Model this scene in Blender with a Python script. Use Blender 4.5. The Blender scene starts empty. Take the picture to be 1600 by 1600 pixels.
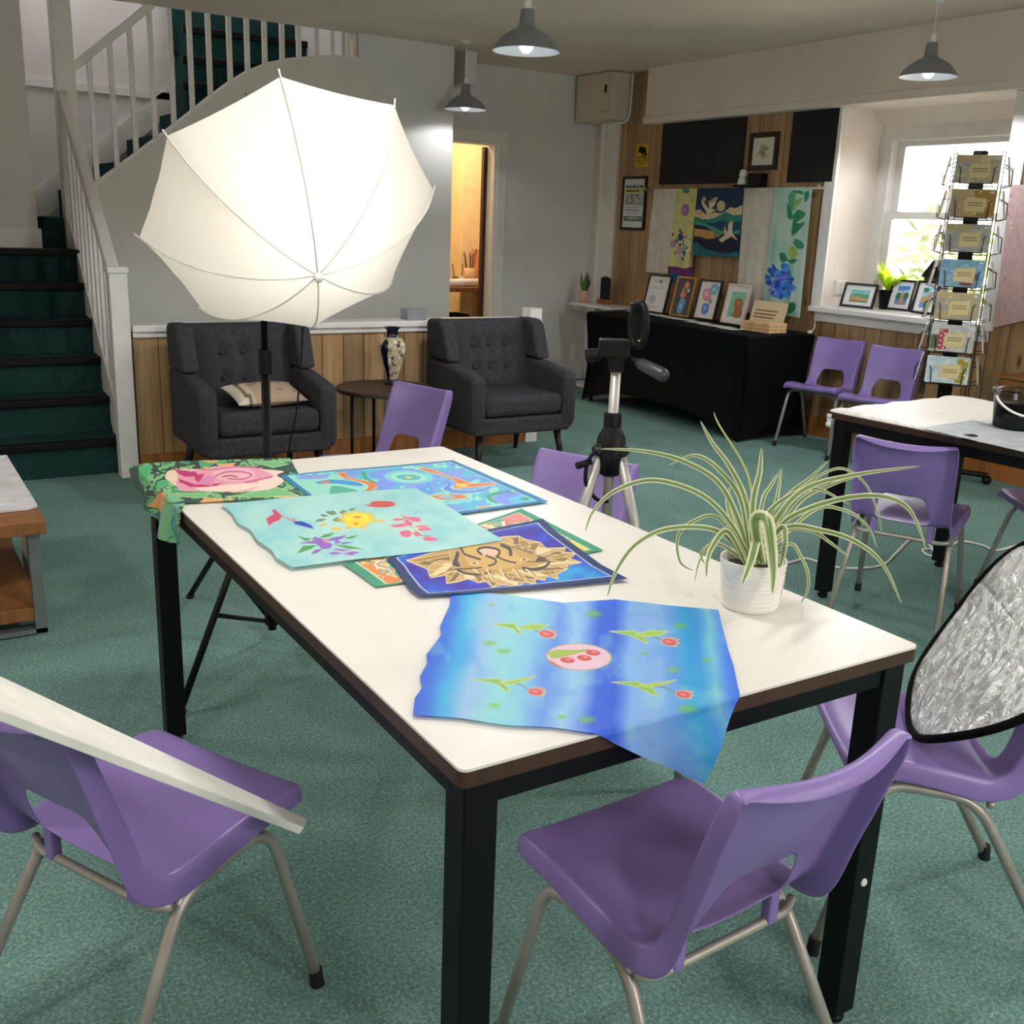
import bpy, bmesh, math, random
import numpy as np
from mathutils import Vector, Matrix
random.seed(7); RNG = np.random.default_rng(7)
PI = math.pi
sc = bpy.context.scene
COL = sc.collection

# ------------------------------------------------------------------ camera
F, YAW, PITCH, ROLL, EYE = 1608.05, .563416, .272415, .0385636, 1.37532
_f = np.array([math.sin(YAW)*math.cos(PITCH), math.cos(YAW)*math.cos(PITCH), -math.sin(PITCH)])
_r0 = np.array([math.cos(YAW), -math.sin(YAW), 0.]); _u0 = np.cross(_r0, _f)
_r = _r0*math.cos(ROLL)+_u0*math.sin(ROLL); _u = np.cross(_r, _f)
O = np.array([0, 0, EYE])
def proj(P):
    d = np.asarray(P, float)-O; z = d@_f
    return np.stack([800+F*(d@_r)/z, 800-F*(d@_u)/z], -1)
def ray(px): return _f+_r*(px[0]-800)/F-_u*(px[1]-800)/F
def on(px, ax, v):
    d = ray(px); return O+(v-O[ax])/d[ax]*d
def at(px, depth): return O+depth*ray(px)
cam = bpy.data.cameras.new('camera'); cam.sensor_width = 36; cam.lens = F/1600*36; cam.clip_start = .02
co = bpy.data.objects.new('camera', cam); COL.objects.link(co); sc.camera = co
co.matrix_world = Matrix(((_r[0], _u[0], -_f[0], 0), (_r[1], _u[1], -_f[1], 0), (_r[2], _u[2], -_f[2], EYE), (0, 0, 0, 1)))

# ------------------------------------------------------------------ mesh helpers
class MB:
    def __init__(s): s.v = []; s.f = []; s.m = []
    def add(s, vs, fs, mi=0):
        b = len(s.v); s.v += [tuple(map(float, q)) for q in vs]
        s.f += [tuple(b+i for i in f) for f in fs]; s.m += [mi]*len(fs); return s
    def box(s, lo, hi, mi=0, M=None):
        (a, b, c), (d, e, g) = lo, hi
        vs = [(a,b,c),(d,b,c),(d,e,c),(a,e,c),(a,b,g),(d,b,g),(d,e,g),(a,e,g)]
        if M is not None: vs = [M@Vector(q) for q in vs]
        return s.add(vs, [(0,3,2,1),(4,5,6,7),(0,1,5,4),(1,2,6,5),(2,3,7,6),(3,0,4,7)], mi)
    def prism(s, poly, axis, a, b, mi=0):
        """poly in the two other axes (in xyz order), swept from a to b along axis"""
        n = len(poly); vs = []
        for t in (a, b):
            for p in poly:
                q = list(p); q.insert(axis, t); vs.append(q)
        fs = [tuple(range(n))[::-1], tuple(range(n, 2*n))]+[(i, (i+1) % n, n+(i+1) % n, n+i) for i in range(n)]
        return s.add(vs, fs, mi)
    def tube(s, pts, r, n=10, mi=0, cap=True, closed=False):
        pts = [Vector(p) for p in pts]; k = len(pts)
        rs = r if hasattr(r, '__len__') else [r]*k
        prev = None; vs = []
        for i, p in enumerate(pts):
            if closed: t = pts[(i+1) % k]-pts[i-1]
            else: t = pts[min(i+1, k-1)]-pts[max(i-1, 0)]
            t = t.normalized() if t.length > 1e-9 else Vector((0, 0, 1))
            if prev is None:
                a = Vector((0, 0, 1)) if abs(t.z) < .9 else Vector((1, 0, 0)); x = a.cross(t).normalized()
            else:
                x = prev-t*prev.dot(t); x = x.normalized() if x.length > 1e-6 else Vector((1, 0, 0))
            prev = x; y = t.cross(x)
            for j in range(n):
                an = 2*PI*j/n; vs.append(p+(x*math.cos(an)+y*math.sin(an))*rs[i])
        fs = []
        for i in range(k if closed else k-1):
            for j in range(n):
                a, b = i*n+j, i*n+(j+1) % n; c, d = ((i+1) % k)*n+(j+1) % n, ((i+1) % k)*n+j
                fs.append((a, b, c, d))
        if cap and not closed: fs += [tuple(range(n))[::-1], tuple(range((k-1)*n, k*n))]
        return s.add(vs, fs, mi)
    def lathe(s, prof, c=(0, 0, 0), n=32, mi=0, M=None, capb=False, capt=False):
        vs = []
        for (r, z) in prof:
            for j in range(n):
                an = 2*PI*j/n; q = Vector((r*math.cos(an), r*math.sin(an), z))
                q = (M@q) if M is not None else q+Vector(c)
                vs.append(q)
        fs = [(i*n+j, i*n+(j+1) % n, (i+1)*n+(j+1) % n, (i+1)*n+j) for i in range(len(prof)-1) for j in range(n)]
        if capb: fs.append(tuple(range(n))[::-1])
        if capt: fs.append(tuple(range((len(prof)-1)*n, len(prof)*n)))
        return s.add(vs, fs, mi)
    def ball(s, c, r, n=16, mi=0, sc=(1, 1, 1)):
        k = n//2; prof = [(max(1e-4, math.sin(PI*i/k)), -math.cos(PI*i/k)) for i in range(k+1)]
        M = Matrix.Translation(Vector(c))@Matrix.Diagonal((r*sc[0], r*sc[1], r*sc[2], 1))
        return s.lathe(prof, n=n, mi=mi, M=M)
    def grid(s, P, mi=0, skip=None, closed_u=False):
        a, b = P.shape[:2]; fs = []
        for i in range(a-1):
            for j in range(b-1):
                if skip and skip(i, j): continue
                fs.append((i*b+j, i*b+j+1, (i+1)*b+j+1, (i+1)*b+j))
        return s.add(P.reshape(-1, 3), fs, mi)

def fillet(pts, r, k=5):
    out = [Vector(pts[0])]
    for i in range(1, len(pts)-1):
        p = Vector(pts[i]); a = (Vector(pts[i-1])-p); b = (Vector(pts[i+1])-p)
        d = min(r, a.length*.48, b.length*.48); a.normalize(); b.normalize()
        s0, s1 = p+a*d, p+b*d
        for q in range(k+1):
            t = q/k; out.append(s0*(1-t)**2+p*2*t*(1-t)+s1*t*t)
    out.append(Vector(pts[-1])); return out
def spline(pts, k=6):
    P = [np.array(p, float) for p in pts]; out = []
    for i in range(len(P)-1):
        p0, p1, p2, p3 = P[max(i-1, 0)], P[i], P[i+1], P[min(i+2, len(P)-1)]
        for q in range(k):
            t = q/k
            out.append(.5*(2*p1+(p2-p0)*t+(2*p0-5*p1+4*p2-p3)*t*t+(3*p1-p0-3*p2+p3)*t**3))
    out.append(P[-1]); return out

def obj(name, mb, mat, parent=None, smooth=False, bevel=0, sub=0, solid=0, world=False, auto=None):
    me = bpy.data.meshes.new(name)
    vs = mb.v
    if world and parent is not None:
        lp = np.array(parent.get('_w', tuple(parent.location))); vs = [tuple(np.array(v)-lp) for v in vs]
    me.from_pydata(vs, [], mb.f); me.update()
    for m in (mat if isinstance(mat, (list, tuple)) else [mat]): me.materials.append(m)
    if any(mb.m): me.polygons.foreach_set('material_index', mb.m)
    bm = bmesh.new(); bm.from_mesh(me); bmesh.ops.recalc_face_normals(bm, faces=bm.faces); bm.to_mesh(me); bm.free()
    if smooth or sub or auto: me.polygons.foreach_set('use_smooth', [True]*len(me.polygons))
    if auto: me.set_sharp_from_angle(angle=math.radians(auto))
    o = bpy.data.objects.new(name, me); COL.objects.link(o)
    if parent is not None: o.parent = parent
    if solid: m = o.modifiers.new('solid', 'SOLIDIFY'); m.thickness = solid; m.offset = 0
    if bevel: m = o.modifiers.new('bevel', 'BEVEL'); m.width = bevel; m.segments = 3; m.limit_method = 'ANGLE'
    if sub: m = o.modifiers.new('sub', 'SUBSURF'); m.levels = sub; m.render_levels = sub
    return o
def tag(o, label=None, cat=None, group=None, kind=None):
    if label: o['label'] = label
    if cat: o['category'] = cat
    if group: o['group'] = group
    if kind: o['kind'] = kind
    return o
def thing(name, label, cat, loc=(0, 0, 0), rz=0, group=None):
    o = bpy.data.objects.new(name, None); COL.objects.link(o); o.empty_display_size = .05
    o.location = [float(q) for q in loc]; o.rotation_euler = (0, 0, rz); return tag(o, label, cat, group)
def struct(name, mb, mat, **k): return tag(obj(name, mb, mat, **k), kind='structure')
def single(name, mb, mat, label, cat, group=None, **k): return tag(obj(name, mb, mat, **k), label, cat, group)
def dup(o, loc, rz, label, group=None, scale=None):
    c = o.copy(); COL.objects.link(c); c.location = loc; c.rotation_euler = (0, 0, rz); c['label'] = label
    if group: c['group'] = group
    for ch in list(o.children):
        d = ch.copy(); COL.objects.link(d); d.parent = c
        for g in list(ch.children):
            e = g.copy(); COL.objects.link(e); e.parent = d
    return c

# ------------------------------------------------------------------ materials
def lin(c):
    c = np.asarray(c, float); return np.where(c <= .04045, c/12.92, ((c+.055)/1.055)**2.4)
def hx(h): h = h.lstrip('#'); return np.array([int(h[i:i+2], 16)/255 for i in (0, 2, 4)])
def L4(h): return tuple(lin(hx(h)))+(1,)
class N:
    def __init__(s, name):
        s.mat = bpy.data.materials.new(name); s.mat.use_nodes = True; s.t = s.mat.node_tree; s.t.nodes.clear()
        s.out = s.n('ShaderNodeOutputMaterial'); s.co = None
    def n(s, ty, **k):
        x = s.t.nodes.new(ty)
        for a, b in k.items(): setattr(x, a, b)
        return x
    def l(s, a, b): s.t.links.new(a, b); return b
    def coord(s):
        if not s.co: s.co = s.n('ShaderNodeTexCoord')
        return s.co.outputs['Object']
    def mapped(s, scale=(1, 1, 1)):
        m = s.n('ShaderNodeMapping'); m.inputs['Scale'].default_value = scale; s.l(s.coord(), m.inputs['Vector']); return m.outputs[0]
    def noise(s, scale, detail=3, vec=None, rough=.5, dist=0):
        x = s.n('ShaderNodeTexNoise'); x.inputs['Scale'].default_value = scale; x.inputs['Detail'].default_value = detail
        x.inputs['Roughness'].default_value = rough; x.inputs['Distortion'].default_value = dist
        s.l(vec if vec is not None else s.coord(), x.inputs['Vector']); return x.outputs['Fac']
    def math(s, op, a, b=None, c=None):
        x = s.n('ShaderNodeMath', operation=op)
        for i, q in enumerate((a, b, c)):
            if q is None: continue
            if isinstance(q, (int, float)): x.inputs[i].default_value = q
            else: s.l(q, x.inputs[i])
        return x.outputs[0]
    def ramp(s, fac, stops):
        x = s.n('ShaderNodeValToRGB'); el = x.color_ramp.elements
        while len(el) > 1: el.remove(el[-1])
        for i, (p, c) in enumerate(stops):
            e = el[0] if i == 0 else el.new(p)
            e.position = p; e.color = L4(c) if isinstance(c, str) else c
        s.l(fac, x.inputs[0]); return x.outputs[0]
    def mix(s, fac, a, b, blend='MIX'):
        x = s.n('ShaderNodeMix', data_type='RGBA', blend_type=blend)
        for i, q in ((0, fac), (6, a), (7, b)):
            if isinstance(q, (int, float)): x.inputs[i].default_value = q
            elif isinstance(q, str): x.inputs[i].default_value = L4(q)
            elif isinstance(q, tuple): x.inputs[i].default_value = q
            else: s.l(q, x.inputs[i])
        return x.outputs[2]
    def bsdf(s, col, rough=.5, metal=0, bump=None, bstr=.3, bdist=.002, **k):
        b = s.n('ShaderNodeBsdfPrincipled')
        if isinstance(col, str): b.inputs['Base Color'].default_value = L4(col)
        else: s.l(col, b.inputs['Base Color'])
        if isinstance(rough, (int, float)): b.inputs['Roughness'].default_value = rough
        else: s.l(rough, b.inputs['Roughness'])
        b.inputs['Metallic'].default_value = metal
        for a, v in k.items(): b.inputs[a.replace('_', ' ')].default_value = v
        if bump is not None:
            q = s.n('ShaderNodeBump'); q.inputs['Strength'].default_value = bstr; q.inputs['Distance'].default_value = bdist
            s.l(bump, q.inputs['Height']); s.l(q.outputs[0], b.inputs['Normal'])
        s.l(b.outputs[0], s.out.inputs[0]); s.b = b; return s.mat
def M(name, c, rough=.5, metal=0, var=.06, scale=12, bstr=0, bscale=None, **k):
    n = N(name); f = n.noise(scale, 3)
    h = hx(c); a = tuple(lin(np.clip(h*(1-var), 0, 1)))+(1,); b = tuple(lin(np.clip(h*(1+var), 0, 1)))+(1,)
    col = n.ramp(f, [(.3, a), (.7, b)])
    bump = n.noise(bscale or scale*8, 2) if bstr else None
    return n.bsdf(col, rough, metal, bump, bstr or .3, **k)
def vmat(name, rough=.6, trans=0, bstr=0, bscale=60, **k):
    n = N(name); a = n.n('ShaderNodeAttribute'); a.attribute_name = 'Col'
    bump = n.noise(bscale, 3) if bstr else None
    m = n.bsdf(a.outputs['Color'], rough, 0, bump, bstr, **k)
    if trans:
        t = n.n('ShaderNodeBsdfTranslucent'); n.l(a.outputs['Color'], t.inputs[0])
        x = n.n('ShaderNodeMixShader'); x.inputs[0].default_value = trans
        n.l(n.b.outputs[0], x.inputs[1]); n.l(t.outputs[0], x.inputs[2]); n.l(x.outputs[0], n.out.inputs[0])
    return m
def emit(name, c, st):
    n = N(name); e = n.n('ShaderNodeEmission'); e.inputs[0].default_value = L4(c); e.inputs[1].default_value = st
    n.l(e.outputs[0], n.out.inputs[0]); return n.mat
def pine(name, axis, board=.13, tone=1.0, a='#97744c', b='#c6a57e', groove=True):
    n = N(name); sx = n.n('ShaderNodeSeparateXYZ'); n.l(n.coord(), sx.inputs[0])
    u = n.math('DIVIDE', sx.outputs[axis], board); fl = n.math('FLOOR', u); fr = n.math('SUBTRACT', u, fl)
    wn = n.n('ShaderNodeTexWhiteNoise', noise_dimensions='1D'); n.l(fl, wn.inputs['W'])
    sc_ = [26, 26, 26]; sc_[2] = 1.6
    off = n.n('ShaderNodeCombineXYZ'); n.l(n.math('MULTIPLY', wn.outputs[0], 9.), off.inputs[2])
    va = n.n('ShaderNodeVectorMath', operation='ADD'); n.l(n.coord(), va.inputs[0]); n.l(off.outputs[0], va.inputs[1])
    mp = n.n('ShaderNodeMapping'); mp.inputs['Scale'].default_value = sc_; n.l(va.outputs[0], mp.inputs[0])
    g = n.noise(1, 4, mp.outputs[0], .6, .6)
    col = n.ramp(g, [(.25, a), (.5, '#b08c62' if a == '#97744c' else b), (.75, b)])
    tint = n.ramp(wn.outputs[0], [(0, (.72, .72, .72, 1)), (1, (1.1, 1.08, 1.05, 1))])
    col = n.mix(1., col, tint, 'MULTIPLY')
    vo = n.n('ShaderNodeTexVoronoi'); mk = n.n('ShaderNodeMapping'); ks = [6, 6, 6]; ks[2] = 2.3; mk.inputs['Scale'].default_value = ks
    n.l(va.outputs[0], mk.inputs[0]); n.l(mk.outputs[0], vo.inputs['Vector']); vo.inputs['Scale'].default_value = 1
    kf = n.ramp(vo.outputs['Distance'], [(.05, (1, 1, 1, 1)), (.13, (0, 0, 0, 1))])
    col = n.mix(kf, col, '#5a3016')
    if groove:
        d = n.math('MINIMUM', fr, n.math('SUBTRACT', 1., fr))
        gm = n.ramp(d, [(.008, (1, 1, 1, 1)), (.03, (0, 0, 0, 1))])
        col = n.mix(n.math('MULTIPLY', gm, .8), col, '#3a2412')
        return n.bsdf(col, .45, 0, n.math('SUBTRACT', 1., gm), .6, .006)
    return n.bsdf(col, .45)

def carpet(name, a, b, c):
    n = N(name); f1 = n.noise(120, 4, None, .8); f2 = n.noise(3.2, 4, None, .6); f3 = n.noise(420, 2)
    col = n.ramp(f1, [(.3, a), (.5, b), (.72, c)])
    col = n.mix(n.math('MULTIPLY', f3, .4), col, n.ramp(f3, [(.35, a), (.65, c)]))
    sh = n.ramp(f2, [(.3, (.82, .84, .84, 1)), (.7, (1.1, 1.08, 1.08, 1))])
    col = n.mix(1., col, sh, 'MULTIPLY')
    return n.bsdf(col, .95, 0, f1, .5, .004, Specular_IOR_Level=.1)
m_carpet = carpet('carpet_green', '#385a54', '#678f88', '#accbc3')
m_stair = carpet('carpet_stair', '#14292a', '#1f3f3e', '#365a57')
m_wall = M('wall_paint', '#e6dad0', .8, var=.02, scale=3, bstr=.12, bscale=40)
m_wallc = M('wall_cool', '#dcd8d3', .75, var=.02, scale=3, bstr=.15, bscale=35)
m_ceil = M('ceiling_paint', '#e6d8cc', .85, var=.03, scale=2, bstr=.25, bscale=14)
m_white = M('white_gloss', '#e6e3de', .35, var=.02)
m_whitem = M('white_matt', '#ecebe8', .6, var=.02)
m_door_y = M('warm_wall', '#ead2a6', .8, var=.03)
m_blackmetal = M('black_metal', '#070a0c', .45, .0, var=.1, Specular_IOR_Level=.22)
m_black = M('black_plastic', '#070709', .48, var=.1, Specular_IOR_Level=.22)
m_blackcloth = M('black_cloth', '#070709', .9, var=.15, Specular_IOR_Level=.15)
m_board = M('chalkboard', '#0c0c0f', .7, var=.1)
m_nose = M('stair_nosing', '#070809', .5, var=.1, Specular_IOR_Level=.2)
m_chrome = M('chair_steel', '#a9a39b', .36, .35, var=.08)
m_silver = M('tripod_silver', '#a9a7a2', .45, .45, var=.05)
m_purple = M('purple_plastic', '#8872b2', .34, var=.04, scale=5, bstr=.12, bscale=420)
m_rubber = M('rubber', '#0b0b0b', .7)
m_greyfab = M('charcoal_fabric', '#3c3b3f', .95, var=.1, scale=40, bstr=.5, bscale=500, Specular_IOR_Level=.2)
m_greydk = M('charcoal_button', '#302f33', .9, var=.08)
m_darkleg = M('black_wood', '#0c0a0a', .45)
m_walnut = pine('walnut_edge', 0, .3, a='#2e1c12', b='#4a3020', groove=False)
m_oak = pine('oak_board', 0, .3, a='#8a5630', b='#a8703f', groove=False)
m_tabletop = M('laminate_white', '#eae6df', .33, var=.012, scale=9)
m_pine_x = pine('pine_panel_x', 0)
m_pine_y = pine('pine_panel_y', 1)
m_skirt = pine('pine_skirting', 2, .4, a='#7a4a22', b='#a2672f', groove=False)
m_boxwood = pine('box_wood', 2, .4, a='#c69a68', b='#deb888', groove=False)
m_boxpaper = M('kraft', '#d8c3a0', .7, var=.03)
m_glass = None
def glass(name, rough=.02, tint='#ffffff', ior=1.4):
    n = N(name); g = n.n('ShaderNodeBsdfGlossy'); g.inputs[1].default_value = rough
    t = n.n('ShaderNodeBsdfTransparent'); t.inputs[0].default_value = L4(tint)
    fr = n.n('ShaderNodeFresnel'); fr.inputs[0].default_value = ior; x = n.n('ShaderNodeMixShader')
    n.l(fr.outputs[0], x.inputs[0]); n.l(t.outputs[0], x.inputs[1]); n.l(g.outputs[0], x.inputs[2]); n.l(x.outputs[0], n.out.inputs[0]); return n.mat
m_glass = glass('pane_glass')
m_clear = glass('clear_plastic', .12, '#dfe3e6', 1.18)

# ------------------------------------------------------------------ vertex painter
class Paint:
    """colours the points of a mesh; drawing coordinates are the points' own pattern plane"""
    def __init__(s, UV, base): s.X = UV[:, 0]; s.Y = UV[:, 1]; s.c = np.tile(hx(base), (len(UV), 1)); s.o = (0, 0, 1)
    def org(s, x, y, k): s.o = (x, y, k); return s
    def t(s, pts): return [(s.o[0]+p[0]/s.o[2], s.o[1]+p[1]/s.o[2]) for p in pts]
    def put(s, a, col):
        a = np.clip(a, 0, 1)[:, None]; col = hx(col) if isinstance(col, str) else np.asarray(col)
        s.c = s.c*(1-a)+col*a; return s
    def poly(s, pts, col, edge=None, ew=1.2, al=1., sm=False):
        p = s.t(pts)
        if sm: p = [tuple(q) for q in spline([*p, p[0]], 4)][:-1]
        x = [q[0] for q in p]; y = [q[1] for q in p]
        m = (s.X >= min(x)) & (s.X <= max(x)) & (s.Y >= min(y)) & (s.Y <= max(y)); ins = np.zeros(len(s.X), bool); n = len(p)
        idx = np.nonzero(m)[0]; X, Y = s.X[idx], s.Y[idx]; r = np.zeros(len(idx), bool)
        for i in range(n):
            x0, y0 = p[i]; x1, y1 = p[(i+1) % n]
            if y0 == y1: continue
            c = ((y0 > Y) != (y1 > Y)) & (X < (x1-x0)*(Y-y0)/(y1-y0)+x0); r ^= c
        ins[idx] = r; s.put(ins*al, col)
        if edge: s.stroke([*p, p[0]], max(ew/s.o[2], .75), edge, raw=True)
        return s
    def ell(s, cx, cy, rx, ry, col, ang=0, soft=.05, al=1.):
        (cx, cy), = s.t([(cx, cy)]); rx, ry = rx/s.o[2], ry/s.o[2]
        ca, sa = math.cos(ang), math.sin(ang); dx, dy = s.X-cx, s.Y-cy
        d = np.sqrt(((dx*ca+dy*sa)/rx)**2+((-dx*sa+dy*ca)/ry)**2)
        return s.put(np.clip((1-d)/max(soft, 1e-3), 0, 1)*al, col)
    def stroke(s, pts, w, col, raw=False, al=1., soft=.4, sm=False):
        p = pts if raw else s.t(pts); w = w if raw else w/s.o[2]
        if sm: p = [tuple(q) for q in spline(p, 5)]
        best = np.full(len(s.X), 1e9)
        for (x0, y0), (x1, y1) in zip(p[:-1], p[1:]):
            dx, dy = x1-x0, y1-y0; L = dx*dx+dy*dy+1e-12
            t = np.clip(((s.X-x0)*dx+(s.Y-y0)*dy)/L, 0, 1)
            best = np.minimum(best, np.hypot(s.X-x0-t*dx, s.Y-y0-t*dy))
        return s.put((w/2-best)/(soft*w/2)+.2, col) if soft else s.put((best < w/2)*al, col)
    def band(s, val, stops):
        st = np.array([a for a, _ in stops]); cs = np.array([hx(c) for _, c in stops])
        s.c = np.stack([np.interp(val, st, cs[:, k]) for k in range(3)], 1); return s
def vnoise(x, y, seed=0):
    r = np.random.default_rng(seed).random((64, 64))
    xi, yi = np.floor(x).astype(int), np.floor(y).astype(int); fx, fy = x-xi, y-yi; fx = fx*fx*(3-2*fx); fy = fy*fy*(3-2*fy)
    g = lambda a, b: r[a % 64, b % 64]
    return (g(xi, yi)*(1-fx)+g(xi+1, yi)*fx)*(1-fy)+(g(xi, yi+1)*(1-fx)+g(xi+1, yi+1)*fx)*fy
def fbm(x, y, seed=0): return vnoise(x, y, seed)*.55+vnoise(x*2.1, y*2.1, seed+1)*.3+vnoise(x*4.3, y*4.3, seed+2)*.15
def set_col(o, c):
    me = o.data; a = me.color_attributes.new('Col', 'FLOAT_COLOR', 'POINT')
    d = np.ones((len(me.vertices), 4), np.float32); d[:, :3] = lin(np.clip(c, 0, 1)); a.data.foreach_set('color', d.ravel())
def gridmesh(name, P, mat, parent=None, solid=0, smooth=True):
    a, b = P.shape[:2]; me = bpy.data.meshes.new(name)
    i = np.arange(a*b).reshape(a, b); f = np.stack([i[:-1, :-1], i[:-1, 1:], i[1:, 1:], i[1:, :-1]], -1).reshape(-1, 4)
    V = P.reshape(-1, 3)
    if parent is not None: V = V-np.array(parent.location)
    me.vertices.add(len(V)); me.vertices.foreach_set('co', V.astype(np.float32).ravel())
    me.loops.add(f.size); me.loops.foreach_set('vertex_index', f.ravel().astype(np.int32))
    me.polygons.add(len(f)); me.polygons.foreach_set('loop_start', np.arange(0, f.size, 4, dtype=np.int32))
    me.polygons.foreach_set('loop_total', np.full(len(f), 4, np.int32)); me.update(calc_edges=True); me.validate()
    me.polygons.foreach_set('use_smooth', [smooth]*len(f)); me.materials.append(mat)
    o = bpy.data.objects.new(name, me); COL.objects.link(o)
    if parent is not None: o.parent = parent
    if solid: m = o.modifiers.new('solid', 'SOLIDIFY'); m.thickness = solid; m.offset = -1
    return o
def resample(p, n):
    p = np.array(p, float); d = np.r_[0, np.cumsum(np.hypot(*np.diff(p, axis=0).T[:2]))]; t = np.linspace(0, d[-1], n)
    return np.stack([np.interp(t, d, p[:, k]) for k in range(p.shape[1])], 1)
def coons(top, right, bottom, left, nu, nv):
    """top/bottom run left->right, left/right run top->bottom"""
    T, B = resample(top, nu), resample(bottom, nu); Lf, R = resample(left, nv), resample(right, nv)
    u = np.linspace(0, 1, nu)[None, :, None]; v = np.linspace(0, 1, nv)[:, None, None]
    return (1-v)*T[None]+v*B[None]+(1-u)*Lf[:, None]+u*R[:, None]-((1-u)*(1-v)*T[0]+u*(1-v)*T[-1]+(1-u)*v*B[0]+u*v*B[-1])

# ================================================================== THE SETTING
ZC = 2.63; YS = 7.3; YB = 7.9; XR = 5.7; YL = 5.6
struct('floor', MB().box((-2.2, -2.5, -.1), (6.2, 11, 0)), m_carpet)
cl = MB()
cl.box((-2.2, -2.5, ZC), (6.2, YS+.04, ZC+.12)); cl.box((3.2, YS+.04, ZC), (6.2, 11, ZC+.12))
struct('ceiling', cl, m_ceil)
struct('wall_left', MB().box((-2.3, -2.5, 0), (-2.2, 5.7, ZC)), m_wall)
wf = MB(); wf.box((-2.2, -2.6, 0), (6.2, -2.5, .85)); wf.box((-2.2, -2.6, 2.3), (6.2, -2.5, ZC)); wf.box((-2.2, -2.6, .85), (1.8, -2.5, 2.3)); wf.box((2.9, -2.6, .85), (6.2, -2.5, 2.3))
struct('wall_front', wf, m_wall)
f2 = MB()  # unseen window added behind the camera to let in soft daylight
for x in (1.8, 2.3, 2.84): f2.box((x, -2.58, .85), (x+.06, -2.52, 2.3))
f2.box((1.8, -2.58, .85), (2.9, -2.52, .91)); f2.box((1.8, -2.58, 2.24), (2.9, -2.52, 2.3))
struct('added_window', f2, m_white)
# door wall at the back with its opening
wb = MB(); DX0, DX1, DZ = 4.0, 4.70, 2.03
wb.box((3.85, YB, 0), (DX0, YB+.12, ZC)); wb.box((DX1, YB, 0), (XR+.5, YB+.12, ZC)); wb.box((DX0, YB, DZ), (DX1, YB+.12, ZC))
struct('wall_back', wb, m_wallc)
# stair wall: everything under the curved string and the solid part to the right of the balustrade
curve = [(1.19, 1.40), (1.36, 1.52), (1.60, 1.70), (1.86, 1.90), (2.00, 2.01), (2.12, 2.11), (2.26, 2.215), (2.39, 2.30), (2.52, 2.36), (2.66, 2.40), (2.85, 2.435), (3.0, 2.455), (3.18, 2.46)]
XC = 3.95
poly = [(1.19, 0)]+curve+[(3.18, ZC+.1), (XC, ZC+.1), (XC, 0)]
sw = MB().prism(poly, 1, YS, YS+.1); sw.box((XC-.1, YS+.1, 0), (XC, YB, ZC))
struct('wall_stair', sw, m_wallc)
struct('trim_1', MB().prism([(x, z) for x, z in curve]+[(x, z+.012) for x, z in curve[::-1]], 1, YS-.006, YS+.11), m_white)
# stairwell shell
st = MB(); st.box((.2, 8.45, .9), (4.2, 8.55, 4.4)); st.box((.1, 7.22, 1.05), (.985, 8.45, 4.4)); st.box((4.1, 7.4, 2.4), (4.2, 8.5, 4.4)); st.box((.1, 5.5, ZC+.12), (4.2, 7.34, 4.4)); st.box((-.1, 5.5, 4.35), (4.3, 8.6, 4.45))
st.box((3.10, 7.41, 2.0), (3.16, 8.45, 4.4)); struct('wall_stairwell', st, m_wallc)
struct('trim_2', MB().prism([(.985, on((60, 128), 1, 8.44)[2]-.03), (2.3, on((278, 152), 1, 8.44)[2]-.03), (2.3, on((278, 152), 1, 8.44)[2]+.02), (.985, on((60, 128), 1, 8.44)[2]+.02)], 1, 8.42, 8.45), m_white)
struct('baseboard_landing', MB().box((.2, 7.2, 1.12), (1.0, 7.22, 1.24)), m_white)
struct('wall_side', MB().box((-2.2, 5.7, 0), (.2, 5.8, ZC)).box((.1, 5.7, 0), (.2, 7.3, ZC)), m_wall)
# low pine wall with a white capping, closed by a white post
struct('wall_low', MB().box((1.17, YL, 0), (3.60, YL+.07, .765)), m_pine_x)
struct('trim_3', MB().box((1.17, YL-.03, .765), (3.60, YL+.17, .80)).box((1.17, YL-.015, .735), (3.60, YL, .765)), m_white, bevel=.006)
struct('baseboard_low', MB().box((1.17, YL-.018, 0), (3.60, YL, .115)), m_skirt)
struct('trim_4', MB().box((3.60, YL-.03, 0), (3.69, YL+.07, .865)), m_white, bevel=.004)
struct('baseboard_back', MB().box((4.82, YB-.018, 0), (XR, YB, .13)), m_white)
# door frame
df = MB(); df.box((DX1, YB-.025, 0), (DX1+.09, YB, DZ+.09)); df.box((DX0-.09, YB-.025, DZ), (DX1, YB, DZ+.09)); df.box((DX0-.09, YB-.025, 0), (DX0, YB, DZ)); df.box((DX1-.02, YB, 0), (DX1, YB+.12, DZ)); df.box((DX0, YB, DZ-.02), (DX1-.02, YB+.12, DZ)); 
struct('door_1', df, m_white, bevel=.004)
dl = MB().box((DX1-.05, YB+.121, .01), (DX1+.65, YB+.165, DZ-.03))
tag(obj('door_leaf', dl, pine('dark_door', 2, .5, a='#2b1710', b='#452618', groove=False)), kind='structure')
# workroom behind the door
wr = MB(); wr.box((3.3, 9.3, 0), (6.2, 9.4, ZC)); wr.box((3.2, YB+.1, 0), (3.3, 9.3, ZC)); wr.box((6.1, YB+.1, 0), (6.2, 9.3, ZC)); wr.box((5.02, 9.05, 0), (6.1, 9.3, ZC))
struct('wall_workroom', wr, m_door_y)
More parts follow.
